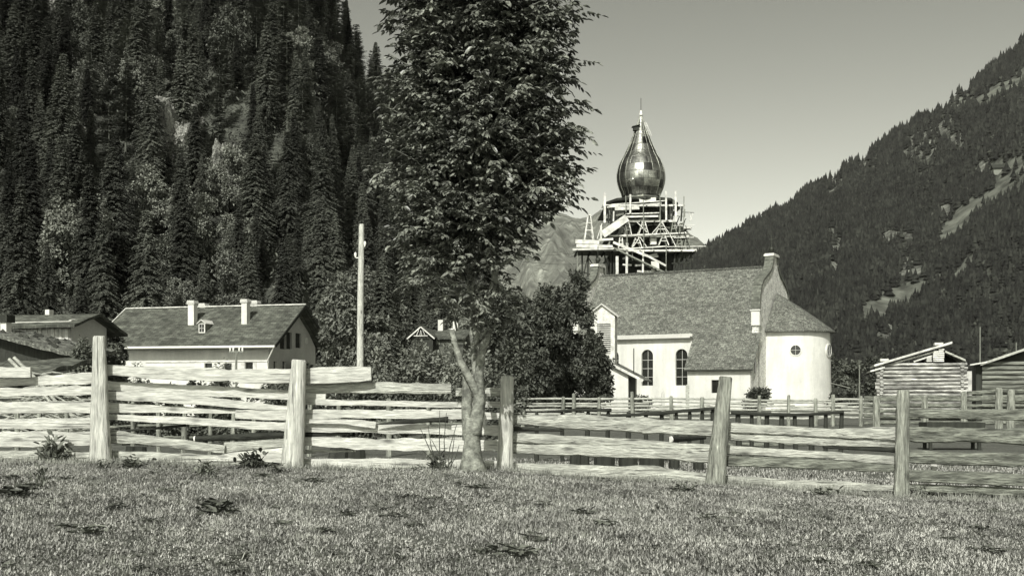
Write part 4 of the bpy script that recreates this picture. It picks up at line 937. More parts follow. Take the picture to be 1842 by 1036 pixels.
for p0, p1 in (((1608, 653), (1680, 633)), ((1645, 650), (1678, 639))):
    (xa, za), (xc, zc) = lz(*p0), lz(*p1); b = MB(); b.beam((xa, .1, za), (xc, .1, zc), .12, .09); b.build('rafter', M['white_wood'], lbn)
(xa, za), (xc, zc) = lz(1585, 657), lz(1712, 621); xe, ze = lz(1732, 648)
b = MB(); b.prism([(xa, zt-.3), (xa+.1, za-.3), (xc, zc-.45), (xe, ze-.15), (xe, zt-.3)], lambda a, c: (a, 1.6, c), lambda a, c: (a, 1.75, c)); b.build('dark_gable_fill', M['dark_wood'], lbn)  # dark sheet set back in the open gable stands in for its shade
for px, py in ((1689, 619), (1591, 648)): x_, z_ = lz(px, py); b = MB(); b.box(x_-.25, x_+.25, -.4, .3, z_-.05, z_+.1); b.build('roof_stone', M['plaster'], lbn)
for si, (pxs, top, nb_) in enumerate([(1684, 630, 6), (1694, 626, 7), (1672, 641, 3)]):
    x_, zt2 = lz(pxs, top); z0_ = lz(pxs, 650)[1]; b = MB()
    for k in range(nb_): z = z0_+(zt2-z0_)*k/nb_; b.box(x_-.15+rg.uniform(-.03, .03), x_+.15+rg.uniform(-.03, .03), -.2, 1.4, z, z+(zt2-z0_)/nb_*.72)
    o = b.build('board_stack', M['white_wood']); o.location = B1; o.rotation_euler = (0, 0, A1); tag(o, ['middle stack of boards in the open gable of the log barn', 'tallest stack of boards, at the right in the open barn gable', 'lowest stack of boards, at the left in the open barn gable'][si], 'board stack', 'board stacks in the barn gable')
B2 = P(1768, 712, 62); B2.z = 0; A2 = R(-20)
lb2 = empty('log_barn', B2, A2, 'grey log barn cut by the right edge, its pale eave board rising to the right', 'barn')
zt = CZ+(HY-650)/F*62; b = MB(); log_wall(b, 0, 7, 0, .0, zt, 13, rg, jut=.05); b.build('log_wall', LOGG, lb2)
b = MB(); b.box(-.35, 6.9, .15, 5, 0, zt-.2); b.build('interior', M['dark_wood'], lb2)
def lz(px, py): q = local_hit(B2, A2, px, py, 1, -.5); return q.x, q.z
(xa, za), (xc, zc) = lz(1764, 653), lz(1920, 600); b = MB(); tilt(b, xa, za, xc, zc, -.5, 5.4, .14); tilt(b, xc, zc, xc+4.6, za, -.5, 5.4, .14); b.build('roof', M['board'], lb2)
b = MB(); b.prism([(0.1, zt-.05), (3.9, zc-.25), (7, zt-.05)], lambda a, c: (a, .3, c), lambda a, c: (a, .4, c)); b.build('dark_gable_fill', M['dark_wood'], lb2)
(xa, za), (xc, zc) = lz(1745, 655), lz(1776, 650); b = MB(); tilt(b, xa, za, xc, zc, -.55, 1.5, .07); b.build('eave_board', M['white_wood'], lb2)
b = MB(); q = local_hit(B1, A1, 1744, 690, 1, 1); b.box(q.x-.35, q.x+.35, .9, 1.1, 1.5, 3.0); o = b.build('plank_screen', M['white_wood']); o.location = B1; o.rotation_euler = (0, 0, A1); tag(o, 'pale plank screen standing in the gap between the two log barns', 'screen')
for px, t_, b_, lab in ((1763, 588, 655, 'thin upright pole rising behind the gap of the two log barns'), (1828, 616, 655, 'thin upright pole behind the roof of the right log barn'), (1546, 656, 690, 'short thin pole in the meadow left of the log barns')):
    p = P(px, 712, 75); b = MB(); b.tube([(0, 0, 0), (0, 0, CZ+(HY-t_)/F*75)], [.05, .035], 6); o = b.build('pole', M['mid_wood']); o.location = (p.x, p.y, 0); tag(o, lab, 'pole', 'thin poles by the log barns')
hu = P(1508, 712, 140); hu.z = 0; o = empty('small_hut', hu, R(-10), 'tiny dark hut just right of the apse beyond the fences', 'hut')
b = MB(); b.box(-1.2, 1.0, 0, 2.5, 0, 2.5); b.build('wall', M['dark_wood'], o); b = MB(); tilt(b, -1.6, 3.3, 1.4, 2.5, -.3, 2.8, .1); b.build('roof', M['mid_wood'], o)
# grave markers against the church wall
for px, h, lab in ((1193, 1.9, 'small pointed grave marker before the church wall between the arched windows'), (1237, 2.6, 'tall plank grave marker at the corner of the low side room')):
    p = P(px, 712, 104); b = MB(); b.prism([(-.16, 0), (.16, 0), (.16, h-.2), (0, h), (-.16, h-.2)], lambda a, c: (a, 0, c), lambda a, c: (a, .14, c)); o = b.build('grave_marker', M['plaster_grey'] if px < 1200 else M['board']); o.location = (p.x, 104, 0); tag(o, lab, 'grave marker', 'grave markers by the church')
# ------------------------------------------------------------------ front fence
def yf(px): return float(np.interp(px, [0, 900, 1842], [12.15, 12.0, 11.6]))
def gz(px, Y): return ground((px-CX)/F*Y, Y)
fence = empty('rail_fence', P(900, 850, 12.0), 0, 'long rustic fence of split posts and wide rough rails crossing the whole meadow in front', 'fence')
FO = Vector(fence.location); rgf = random.Random(31)
def rail(pts, m, dy=0, flat=.5, sq=.55, name='rail', par=None, Yfn=None, org=None, n=10, wob=.5, label=None, ends=None):
    """pts: (photo x, photo y, thickness) along a rail; returns a mesh with uneven edges"""
    xs = [p[0] for p in pts]; L = xs[-1]-xs[0]; N = max(6, int(abs(L)/12)); path, rad = [], []; sd_ = rgf.uniform(0, 99)
    for i in range(N+1):
        x = xs[0]+L*i/N; y = interp(x, xs, [p[1] for p in pts]); t = interp(x, xs, [p[2] for p in pts])
        Y = (Yfn or yf)(x)+dy
        y += wob*t*.16*noise.noise((x*.013, sd_, 0)); t *= 1+.26*noise.noise((x*.011, sd_, 5))+.18*noise.noise((x*.035, sd_, 9))+.1*noise.noise((x*.11, sd_, 2))
        path.append(P(x, y, Y)-(FO if org is None else org)); rad.append(t/2*Y/F)
    b = MB(); b.tube(path, rad, n, flat=flat, sq=sq, jit=.03, rng=rgf); o = b.build(name, m, fence if par is None else par)
    # shade smoothly along the length but keep the ends crisp
    if sq < .5:
        for p in o.data.polygons:
            if len(p.vertices) == 4: p.use_smooth = True
    if label: o['label'] = label
    return o
PB, BD, GB, DL = M['pale_board'], M['board'], M['grey_board'], M['dark_log']  # rail tones step from pale at the left to grey at the right
D1, D2 = .17, .26
RAILS = [
 ([(-60, 669, 19), (56, 669, 18)], PB, D1-.03), ([(-60, 690, 12), (60, 686, 14), (164, 680, 21), (172, 680, 20)], PB, D2), ([(-60, 706, 15), (172, 702, 15)], PB, D1), ([(-60, 733, 22), (172, 733, 22)], PB, D1),
 ([(-60, 763, 19), (172, 761, 19)], PB, D1), ([(-60, 792, 24), (172, 788, 27)], PB, D1), ([(-60, 820, 20), (172, 822, 22)], BD, D1),
 ([(168, 665, 19), (460, 677, 26), (560, 676, 27), (668, 672, 28)], PB, D1-.04), ([(175, 692, 16), (460, 708, 17), (586, 714, 14)], PB, D2), ([(175, 710, 15), (330, 717, 18), (470, 731, 12), (520, 734, 9)], PB, D1),
 ([(175, 732, 17), (330, 737, 12), (430, 741, 5)], PB, D1+.05), ([(424, 744, 13), (470, 745, 18), (640, 744, 16), (850, 747, 13)], PB, D1+.02), ([(175, 749, 9), (330, 756, 13), (460, 765, 14), (540, 769, 15), (680, 770, 17), (850, 773, 20)], PB, D1),
 ([(545, 757, 9), (620, 758, 8), (676, 764, 13)], PB, D1-.07), ([(175, 783, 24), (300, 796, 20), (405, 808, 15)], BD, D1), ([(405, 805, 20), (520, 795, 17)], BD, D2-.04),
 ([(175, 817, 18), (300, 826, 22), (470, 834, 22)], BD, D1), ([(355, 828, 4), (430, 820, 15), (520, 818, 30)], PB, D1-.05),
 ([(530, 700, 13), (676, 697, 22), (812, 699, 20)], BD, D2), ([(530, 722, 10), (850, 729, 10)], PB, D2-.02), ([(530, 792, 14), (680, 799, 22), (850, 800, 25)], PB, D1), ([(530, 812, 8), (640, 811, 3)], BD, D2),
 ([(530, 832, 16), (700, 836, 22), (860, 838, 24)], PB, D1),
 ([(820, 705, 15), (912, 705, 17)], BD, D2), ([(840, 727, 10), (912, 727, 10)], PB, D2), ([(840, 748, 12), (912, 748, 12)], PB, D1), ([(840, 772, 18), (912, 775, 18)], PB, D1), ([(840, 800, 22), (912, 801, 22)], PB, D1), ([(850, 836, 18), (912, 839, 20)], PB, D1),
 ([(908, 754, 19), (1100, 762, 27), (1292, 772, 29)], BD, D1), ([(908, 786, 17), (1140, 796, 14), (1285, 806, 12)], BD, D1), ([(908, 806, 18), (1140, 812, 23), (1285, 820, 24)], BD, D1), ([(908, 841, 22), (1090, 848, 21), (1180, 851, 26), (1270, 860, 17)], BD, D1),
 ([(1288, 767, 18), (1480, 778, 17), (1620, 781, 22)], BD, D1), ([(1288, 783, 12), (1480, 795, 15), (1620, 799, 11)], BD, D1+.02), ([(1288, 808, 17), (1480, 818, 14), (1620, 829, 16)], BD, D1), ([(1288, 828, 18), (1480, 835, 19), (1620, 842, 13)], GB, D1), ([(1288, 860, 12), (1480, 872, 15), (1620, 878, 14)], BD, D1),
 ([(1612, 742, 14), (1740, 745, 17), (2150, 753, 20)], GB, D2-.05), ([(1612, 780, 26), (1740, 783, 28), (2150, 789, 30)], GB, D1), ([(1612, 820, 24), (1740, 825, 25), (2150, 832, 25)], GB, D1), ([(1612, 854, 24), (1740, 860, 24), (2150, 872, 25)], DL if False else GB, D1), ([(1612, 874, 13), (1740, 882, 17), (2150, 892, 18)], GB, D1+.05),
]
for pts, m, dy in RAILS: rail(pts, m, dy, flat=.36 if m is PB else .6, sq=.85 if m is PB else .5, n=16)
for pts, dy in [([(205, 776, 4), (270, 771, 5), (335, 765, 5)], D2), ([(676, 763, 2), (720, 759, 8), (800, 754, 9), (806, 755, 13)], D1-.1), ([(908, 770, 10), (1012, 774, 4)], D1), ([(1480, 803, 6), (1610, 810, 9)], D1+.03)]:
    rail(pts, DL, dy, flat=1, sq=0, label='dark bark-covered thin pole')
lg = rail([(352, 789, 10), (470, 784, 13), (600, 780, 7), (625, 780, 6)], DL, D1+.03, flat=1, sq=0, label='dark round log with a pale cut end')
q = P(351, 789, yf(351)+D1+.03)-FO; b = MB(); b.tube([q+Vector((-.012, -.0, 0)), q+Vector((.004, 0, 0))], [.03, .032], 12); b.build('cut_end', M['cut_wood'], lg)
def post(x0t, x1t, yt, x0b, x1b, yb, m, seed, label=None):
    r = random.Random(seed); Y = yf((x0b+x1b)/2)
    N = 22; path, rad = [], []
    for i in range(N+1):
        f = i/N; f2 = f
        xa = x0b+(x0t-x0b)*f; xc = x1b+(x1t-x1b)*f
        if i == 0: pass
        c = (xa+xc)/2; w = (xc-xa)/2*(1+.03*noise.noise((f*4, seed, 0)))
        if i == N: w *= .86
        y = yb+22+(yt-yb-22)*f
        path.append(P(c+.8*noise.noise((f*3, seed, 4)), y, Y)-FO); rad.append(w*Y/F)
    path.insert(-1, path[-1].lerp(path[-2], .25)); rad.insert(-1, rad[-2]*.99)
    b = MB(); b.tube(path, rad, 14, flat=.8, sq=.35, jit=.035, rng=r); o = b.build('post', m, fence)
    for p in o.data.polygons:
        if len(p.vertices) == 4: p.use_smooth = True
    if label: o['label'] = label
post(168, 189, 604, 160, 201, 838, M['post'], 1, 'tallest and widest pale post'); post(525, 551, 647, 503, 547, 842, M['post'], 2); post(901, 924, 676, 892, 923, 852, M['post'], 3)
post(1294, 1317, 677, 1265, 1303, 868, M['post_grey'], 4, 'grey post leaning to the right'); post(1614, 1636, 701, 1607, 1635, 887, M['post_grey'], 5, 'grey post with a deep split')
post(1975, 1998, 712, 1972, 2004, 908, M['post_grey'], 6)
# a small white stake behind the right-hand rails
q = P(1679, 838, yf(1679)+.42); b = MB(); zg = gz(1679, q.y)
b.prism([(-.032, 0), (.036, 0), (.03, .04), (.018, .062), (-.018, .062), (-.03, .04)], lambda a, c: (a, -.02, c), lambda a, c: (a, .02, c)); b.v = [(x, y, z+q.z-zg-.02) for x, y, z in b.v]
b.beam((-.01, 0, -.05), (0, 0, q.z-zg-.02), .045, .02); o = b.build('marker_stake', M['white_wood']); o.location = (q.x, q.y, zg); tag(o, 'small white-topped stake behind the lower rails at the right', 'stake')

# ------------------------------------------------------------------ fences across the meadow
def back_fence(name, label, Y, posts, rails, pm, rm, pw=.16, group=None, loose=0):
    f = empty(name, P(posts[0][0], 712, Y), 0, label, 'fence'); f.location.z = 0; org = Vector(f.location)
    for i, (px, top) in enumerate(posts):
        p = P(px, top, Y)-org; x, h = p.x, p.z; w = pw*rgf.uniform(.8, 1.2); ln = rgf.uniform(-.04, .04)
        b = MB(); g0 = ground(x+org.x, Y)-.2
        b.tube([(x, 0, g0), (x+ln*.5, 0, h*.5), (x+ln, 0, h-.05), (x+ln, 0, h)], [w/2*1.1, w/2, w/2*.9, w/2*.6], 8, jit=.08, rng=rgf); b.build('post', pm, f)
    for pts in rails:
        m = rm; dy = .12
        if isinstance(pts, dict): m = pts.get('m', rm); dy = pts.get('dy', .12); pts = pts['p']
        rail(pts, m, dy, flat=.6, sq=.3, par=f, Yfn=lambda x: Y, org=org, n=7, wob=2.2)
    return f
rr = random.Random(5)
def mk_rails(x0, x1, ys, t, seg=190):
    out = []
    for y in ys:
        x = x0
        while x < x1:
            e = min(x1, x+seg*rr.uniform(.7, 1.3)); out.append([(x-6, y+rr.uniform(-1.2, 1.2), t*rr.uniform(.8, 1.2)), (e+6, y+rr.uniform(-1.2, 1.2), t*rr.uniform(.6, 1.1))]); x = e
    return out
back_fence('meadow_fence', 'long pale rail fence crossing the meadow in front of the church', 52, [(607, 706), (660, 712), (713, 705), (782, 706), (870, 712), (940, 714), (1012, 713), (1032, 707), (1077, 714), (1138, 704), (1208, 712), (1262, 714), (1365, 711), (1418, 710), (1468, 716), (1498, 709), (1548, 712)],
    mk_rails(560, 1570, [718.5, 724.5, 731, 737, 744, 751], 4.0, 120), M['post_grey'], BD, .19)
back_fence('meadow_fence', 'darker rail fence running before the log barns at the right', 37, [(1577, 712), (1663, 711), (1735, 704), (1797, 697), (1818, 700), (1880, 700), (1960, 700), (2040, 702), (2130, 702)],
    mk_rails(1560, 2140, [706+8, 719, 729, 739, 749, 760], 7, 240)+[[(1740, 706, 7), (1890, 700, 7)]], M['post_grey'], GB, .24)
back_fence('paddock_fence', 'low paddock fence with a wavy dark top log behind the middle rails', 25, [(x, y) for x, y in [(965, 742), (1012, 741), (1055, 740), (1092, 740), (1130, 741), (1162, 741), (1190, 740), (1217, 741), (1240, 740), (1262, 738), (1283, 737), (1330, 742), (1352, 742), (1378, 743), (1405, 745), (1432, 745), (1460, 744), (1485, 742), (1512, 740)]],
    [{'p': [(985, 741, 4), (1040, 738, 6), (1100, 737, 6)], 'dy': -.1}, {'p': [(1090, 747, 4), (1190, 744, 7), (1230, 739, 6), (1290, 735, 6)], 'dy': -.1}, {'p': [(1315, 742, 7), (1420, 746, 6), (1518, 741, 5)], 'dy': -.1},
     {'p': [(960, 800, 8), (1290, 806, 7)], 'dy': .1, 'm': GB}, {'p': [(1310, 800, 7), (1520, 798, 6)], 'dy': .1, 'm': GB}], M['dark_wood'], DL, .11)  # dark timber on these posts paints in the shade they stand in
back_fence('paddock_fence', 'low paddock fence of thin pale posts behind the left rails', 27, [(x, y) for x, y in [(-40, 730), (32, 732), (72, 730), (121, 724), (239, 722), (286, 720), (330, 738), (377, 734), (418, 740), (455, 740), (556, 724), (607, 722), (700, 716), (771, 722)]],
    [{'p': [(-60, 738, 5), (170, 741, 5)], 'm': GB}, {'p': [(190, 742, 5), (480, 735, 5)], 'm': DL}, {'p': [(190, 768, 5), (360, 763, 6), (520, 770, 5)], 'm': GB}, {'p': [(-60, 784, 5), (480, 788, 5)], 'm': GB}, {'p': [(540, 740, 5), (860, 738, 5)], 'm': PB}, {'p': [(540, 760, 5), (860, 762, 5)], 'm': GB}], M['post_grey'], PB, .12)
# dark blocks shaped as paddock post feet together with their triangular shadows
for i, (px, w_) in enumerate([(1037, .26), (1052, .2), (1088, .42), (1130, .38), (1172, .5), (1213, .22), (1256, .22), (612, .5), (640, .4), (252, .25), (235, .25)]):
    p = P(px, 712, 21.5); b = MB(); b.tube([(0, 0, -.2), (0, 0, .25), (.02, 0, .5)], [w_*.5, w_*.46, w_*.42], 9, jit=.1, rng=rgf); o = b.build('post_foot_shadow', M['dark_wood']); o.location = (p.x, 21.5, ground(p.x, 21.5)); tag(o, 'dark post foot with built-in shadow seen under the rails of the front fence', 'post_foot_shadow', 'dark post feet and shadows behind the front fence')
o = rail([(1207, 791, 8), (1240, 789, 5), (1262, 787, 4)], DL, 0, flat=1, sq=0, name='fallen_log', Yfn=lambda x: 18, org=Vector((0, 0, 0)), par=False or None) if False else None
b = MB(); a0 = P(1207, 790, 18); a1 = P(1268, 787, 19.5); b.tube([a0, a0.lerp(a1, .5), a1], [.05, .045, .03], 9); o = b.build('fallen_log', DL); tag(o, 'thin dark log with a pale cut end lying behind the middle rails', 'log')
b = MB(); b.tube([a0-Vector((.012, .01, 0)), a0+Vector((.004, 0, 0))], [.05, .054], 12); b.build('cut_end', M['cut_wood'], o)
# feeding trough
tq = P(1720, 712, 30); b = MB(); b.box(-.75, .75, 0, .6, .25, .3); b.box(-.75, .75, 0, .04, .3, .75); b.box(-.75, .75, .56, .6, .3, .75); b.box(-.79, -.75, 0, .6, .2, .75); b.box(.75, .79, 0, .6, .2, .75)
for dx in (-.7, .62): b.box(dx, dx+.08, .05, .13, 0, .249); b.box(dx, dx+.08, .47, .55, 0, .249)
o = b.build('feeding_trough', M['dark_wood']); o.location = (tq.x, 30, ground(tq.x, 30)); tag(o, 'dark wooden feeding trough in the meadow behind the right rails', 'trough')

# ------------------------------------------------------------------ the leafy tree in front
TYY = 11.35
tree = empty('leafy_tree', P(850, 845, TYY), 0, 'tall leafy tree with forked pale trunk and cut limb stubs standing at the fence', 'tree'); TO = Vector(tree.location)
def TP(px, py, dy=0): return P(px, py, TYY+dy)-TO
def limb(mb, pts, n=12, jit=.05):
    r = random.Random(len(pts)*7+int(pts[0][0])); pp, rd = [], []
    for i in range(len(pts)-1):
        for k in range(5):
            f = k/5; a, c = pts[i], pts[i+1]; pp.append(TP(a[0]+(c[0]-a[0])*f, a[1]+(c[1]-a[1])*f, (a[3]+(c[3]-a[3])*f) if len(a) > 3 else 0)); rd.append((a[2]+(c[2]-a[2])*f)*TYY/F)
    c = pts[-1]; pp.append(TP(c[0], c[1], c[3] if len(c) > 3 else 0)); rd.append(c[2]*TYY/F)
    mb.tube(pp, rd, n, jit=jit, rng=r)
b = MB()
limb(b, [(850, 866, 31, 0), (850, 845, 25, 0), (849, 822, 18, 0), (849, 795, 15, 0), (849, 770, 16, 0), (852, 752, 13, 0)])
limb(b, [(852, 780, 15, 0), (859, 745, 12, -.02), (863, 715, 10.5, -.03), (862, 690, 8.5, -.03), (862, 660, 7.5, 0), (866, 635, 7.5, .0), (873, 613, 7, .0), (879, 594, 6.5, .0)])
limb(b, [(863, 722, 9, -.03), (853, 695, 7.5, -.06), (838, 668, 6.8, -.07), (827, 646, 6.3, -.06), (818, 618, 5.6, -.04), (813, 594, 5, -.02)])
limb(b, [(844, 790, 12, .02), (840, 750, 10, .05), (840, 705, 9.5, .08), (842, 677, 9.5, .1)])
limb(b, [(858, 690, 6, .1), (853, 650, 5.5, .16), (850, 600, 6, .18), (848, 540, 7, .16), (846, 440, 8, .14), (850, 330, 7, .1), (855, 180, 5, .1), (858, 0, 3.5, .1), (856, -200, 1.5, .1)], 9)
limb(b, [(854, 620, 5, .1), (872, 560, 5.5, .02), (889, 510, 6.5, -.05), (892, 478, 6, -.08), (888, 440, 5.5, -.05), (893, 360, 5, 0), (905, 230, 3.5, 0), (925, 60, 2, .05)], 8)
limb(b, [(892, 482, 4, -.08), (910, 472, 4, -.1), (928, 462, 3.5, -.1), (942, 440, 3, -.12), (965, 380, 2, -.1)], 7)
limb(b, [(848, 500, 4, .1), (815, 440, 3.5, 0), (790, 350, 2.5, 0), (760, 230, 1.5, 0)], 7)
limb(b, [(846, 420, 4, .1), (800, 300, 3, .3), (770, 150, 2, .4)], 7); limb(b, [(850, 350, 4, .1), (920, 250, 3, .3), (980, 120, 2, .3)], 7); limb(b, [(850, 300, 4, .1), (930, 180, 3, -.3), (1000, 60, 2, -.35)], 7)
limb(b, [(875, 605, 3, 0), (888, 588, 2, -.05), (896, 568, 1.5, -.1)], 6); limb(b, [(822, 595, 2, 0), (815, 560, 2, -.05), (795, 520, 1.5, -.1)], 6)
tk = b.build('trunk', M['bark'], tree, True)
for x, y, r_ in ((879, 593, 6.5), (813, 593, 5), (843, 676, 9.5)):
    b = MB(); q = TP(x, y, .13 if x == 843 else 0); b.tube([q, q+Vector((0, 0, .012))], [r_*TYY/F*.95, r_*TYY/F*.85], 12); b.build('cut_end', M['cut_wood'], tk)
EV = [(-270, 838, 866), (-150, 750, 960), (0, 690, 1030), (60, 692, 1042), (100, 694, 1052), (150, 672, 1045), (200, 678, 1038), (250, 682, 1054), (300, 684, 1052), (350, 690, 1034), (400, 698, 996), (450, 700, 965), (500, 702, 950), (550, 722, 948), (575, 760, 925), (592, 815, 900)]
rs = np.random.RandomState(12); rg = random.Random(12)
Pb, D, N, L, W = [], [], [], [], []
tw = MB(); ey = [e[0] for e in EV]
nbr = 0
while nbr < 1650:
    y = rg.uniform(-262, 582)
    if y > 400 and rg.random() < (.5 if y < 490 else .74): continue
    l_, r_ = interp(y, ey, [e[1] for e in EV]), interp(y, ey, [e[2] for e in EV]); cx, hr = (l_+r_)/2, (r_-l_)/2
    if rg.random() > hr/180+.15: continue
    a = rg.uniform(0, 6.283); q = math.sqrt(rg.uniform(.10, 1.0))*rg.choice([.93, 1, 1, 1.04]); nbr += 1
    ex, edy = cx+hr*q*math.cos(a), hr*q*math.sin(a)*TYY/F*1.0
    end = TP(ex, y, edy); st = TP(850+(ex-850)*.35, y+60+rg.uniform(-10, 40), .1+edy*.3)
    if y > 380: edy = max(edy*.6, -.16)
    if y > 380: st = TP(850+(ex-850)*.3, y+rg.uniform(-10, 30), edy*.3)
    md = st.lerp(end, .55)+Vector((0, 0, rg.uniform(.02, .12)))
    tw.tube([st, md, end], [.011, .007, .003], 5, cap=False)
    out = (end-st); out.z *= .4; out = out.normalized() if out.length > .01 else Vector((1, 0, 0))
    for k in range(rg.randint(5, 8)):
        f = rg.uniform(.45, 1.03) if k else 1.0
        p = (st.lerp(md, f/.55) if f < .55 else md.lerp(end, (f-.55)/.45))+Vector((rg.gauss(0, .055), rg.gauss(0, .055), rg.gauss(0, .045)))
        hd = math.atan2(out.y, out.x)+rg.gauss(0, .9); pitch = rg.uniform(-.75, .25)
        ax = Vector((math.cos(hd)*math.cos(pitch), math.sin(hd)*math.cos(pitch), math.sin(pitch))); sdv = ax.cross(Vector((0, 0, 1))).normalized()
        nl = rg.choice([5, 5, 7]); base_l = rg.uniform(.066, .112)
        for j in range(nl):
            if nl == 5: ang = (j-2)*.62; org_ = p
            else: ang = 0 if j == 6 else (1 if j % 2 else -1)*.85; org_ = p+ax*(.05*(j//2))
            d = ax*math.cos(ang)+sdv*math.sin(ang); d.z -= .22*abs(ang)+rg.uniform(0, .3)
            Pb.append(tuple(org_)); D.append(tuple(d)); nv = Vector((rg.gauss(0, .45), rg.gauss(0, .45)-.1, 1)); N.append(tuple(nv))
            ll = base_l*(1-.18*abs(ang))*rg.uniform(.85, 1.15); L.append(ll); W.append(ll*.42)
V, Q = leaves(np.array(Pb), np.array(D), np.array(N), np.array(L), np.array(W), .22)
print('leaf blades', len(Pb))
np_mesh('crown', V, Q, M['leaf'], tree); tw.build('twigs', M['bark'], tree)
# bare shoots left of the trunk
b = MB(); sp = P(800, 842, 11.5); rg = random.Random(4)
for (x0, y0, x1, y1) in [(795, 845, 756, 770), (790, 845, 770, 765), (792, 845, 791, 738), (802, 845, 803, 742), (806, 845, 822, 762), (812, 845, 818, 780), (784, 840, 760, 810), (808, 842, 826, 800), (800, 845, 776, 790)]:
    a0, a1 = P(x0, y0, 11.5)-sp, P(x1, y1, 11.4)-sp; m_ = a0.lerp(a1, .5)+Vector((rg.uniform(-.03, .03), 0, 0)); b.tube([a0, m_, a1], [.006, .005, .003], 5)
o = b.build('bare_shoots', M['bark_dark']); o.location = sp; tag(o, 'bare upright shoots growing beside the trunk of the leafy tree', 'shoots')

# ------------------------------------------------------------------ shrubs and trees of the middle distance
def shrub(px, top, wpx, Y, m, label, seed, n=3500, ls=.16, cat='bush', group=None):
    lo = .02 if group else .2
    H = CZ+(HY-top)/F*Y; Wd = wpx/F*Y; r = random.Random(seed); p = P(px, 712, Y); root = empty('shrub', (p.x, Y, ground(p.x, Y)), 0, label, cat, group)
    t = MB()
    bl = []
    for k in range(9):
        a = r.uniform(0, 6.28); q = r.uniform(0, .55)*Wd/2; u = r.uniform(lo, .78); c = (math.cos(a)*q, math.sin(a)*q, H*u); bl.append((*c, Wd*.27*r.uniform(.8, 1.3), Wd*.27*r.uniform(.8, 1.3), H*.24*r.uniform(.8, 1.2)))
        t.tube([(c[0]*.15, c[1]*.15, -.1), (c[0]*.6, c[1]*.6, H*u*.6), c], [.05, .03, .01], 5)
    t.build('stems', M['bark_dark'], root); bush_mesh('foliage', seed, bl, n, ls, m, root, hollow=.3)
def big(px, top, wpx, Y, m, label, seed, n=9000, ls=.3, low=.12, group=None):
    H = CZ+(HY-top)/F*Y; o = leafy_tree('broadleaf_tree', seed, H, wpx/F*Y, n, ls, m, low=low); p = P(px, 712, Y); o.location = (p.x, Y, ground(p.x, Y)); tag(o, label, 'tree', group)
big(642, 490, 130, 72, M['leaf_pale'], 'round layered broadleaf tree just behind the tall telegraph pole', 201, 15000, .24)
big(1018, 505, 128, 72, M['leaf_dark'], 'large dark broadleaf tree covering the left end of the church', 202, 21000, .2, .08)
big(955, 555, 150, 66, M['leaf_dark'], 'dark rounded tree between the leafy front tree and the church', 203, 18000, .2, .08)
big(1060, 600, 76, 64, M['leaf_dark'], 'lower dark tree touching the porch of the church', 204, 12000, .18, .06)
big(905, 520, 120, 95, M['leaf_dark'], 'dark tree rising behind the front trunk', 205, 8000, .34, .1)
big(985, 535, 100, 92, M['leaf_dark'], 'dark tree behind the others left of the church', 206, 7000, .34, .1)
big(560, 560, 90, 100, M['leaf_dark'], 'dark tree at the right end of the farmhouse', 207, 6000, .34, .1)
big(820, 560, 110, 118, M['leaf_pale'], 'grey-green tree standing over the roof of the chalet', 208, 6000, .34, .1)
big(700, 545, 90, 120, M['leaf_pale'], 'loose tree between the telegraph pole and the chalet', 209, 6000, .34, .1)
big(183, 585, 75, 68, M['leaf_dark'], 'dark tree behind the tallest fence post beside the farmhouse', 210, 5500, .26, .05)
shrub(718, 618, 105, 48, M['leaf_pale'], 'pale leafy bush right of the telegraph pole', 301, 6000)
shrub(775, 612, 115, 50, M['leaf_pale'], 'highest pale bush below the chalet roof', 302, 5000)
shrub(835, 618, 100, 47, M['leaf_pale'], 'bush directly behind the forked trunk', 303, 4500)
shrub(690, 664, 70, 40, M['leaf_pale'], 'low bush behind the end of the highest rail', 304, 3000, .13)
shrub(905, 612, 100, 45, M['leaf_mid'], 'bush behind the dark-topped fence post', 305, 4500)
shrub(145, 600, 45, 46, M['leaf_mid'], 'bush against the grey gable of the old barn', 306, 2500, .15)
shrub(212, 612, 50, 60, M['leaf_mid'], 'bush between the tallest post and the farmhouse eave', 307, 2500, .18)
shrub(400, 636, 45, 45, M['leaf_mid'], 'thin bush before the farmhouse wall', 308, 900, .13)
shrub(252, 640, 36, 45, M['leaf_pale'], 'small pale bush before the left end of the farmhouse', 309, 700, .12)
for i, px in enumerate([215, 262, 310, 358, 405, 452, 500, 560, 610, 660, 720, 780, 840, 900]):
    shrub(px, 672+(i % 3)*3+(8 if px > 500 else 0), 66, 33, M['leaf_dark'] if i % 2 else M['leaf_mid'], ['first','second','third','fourth','fifth','sixth','seventh','eighth','ninth','tenth','eleventh','twelfth','thirteenth','last'][i]+' garden shrub from the left in the row seen through the upper rails', 320+i, 2800, .11, group='row of shrubs behind the left rails')
shrub(1356, 697, 58, 106, M['leaf_dark'], 'dark low bush at the foot of the church side room', 341, 2600, .22)
shrub(1152, 706, 40, 101, M['leaf_dark'], 'small bush at the shade-dark side of the porch', 342, 900, .2)
shrub(1505, 699, 45, 110, M['leaf_dark'], 'low bush at the right foot of the apse', 343, 1500, .22)
big(1535, 655, 70, 150, M['leaf_mid'], 'dim rounded tree between the apse and the log barn', 344, 4500, .4, .05)
big(1580, 640, 60, 170, M['leaf_dark'], 'dark tree behind the left corner of the log barn', 345, 4000, .4, .05)
big(1500, 640, 60, 175, M['leaf_dark'], 'dark tree just behind the apse', 346, 4000, .4, .05)

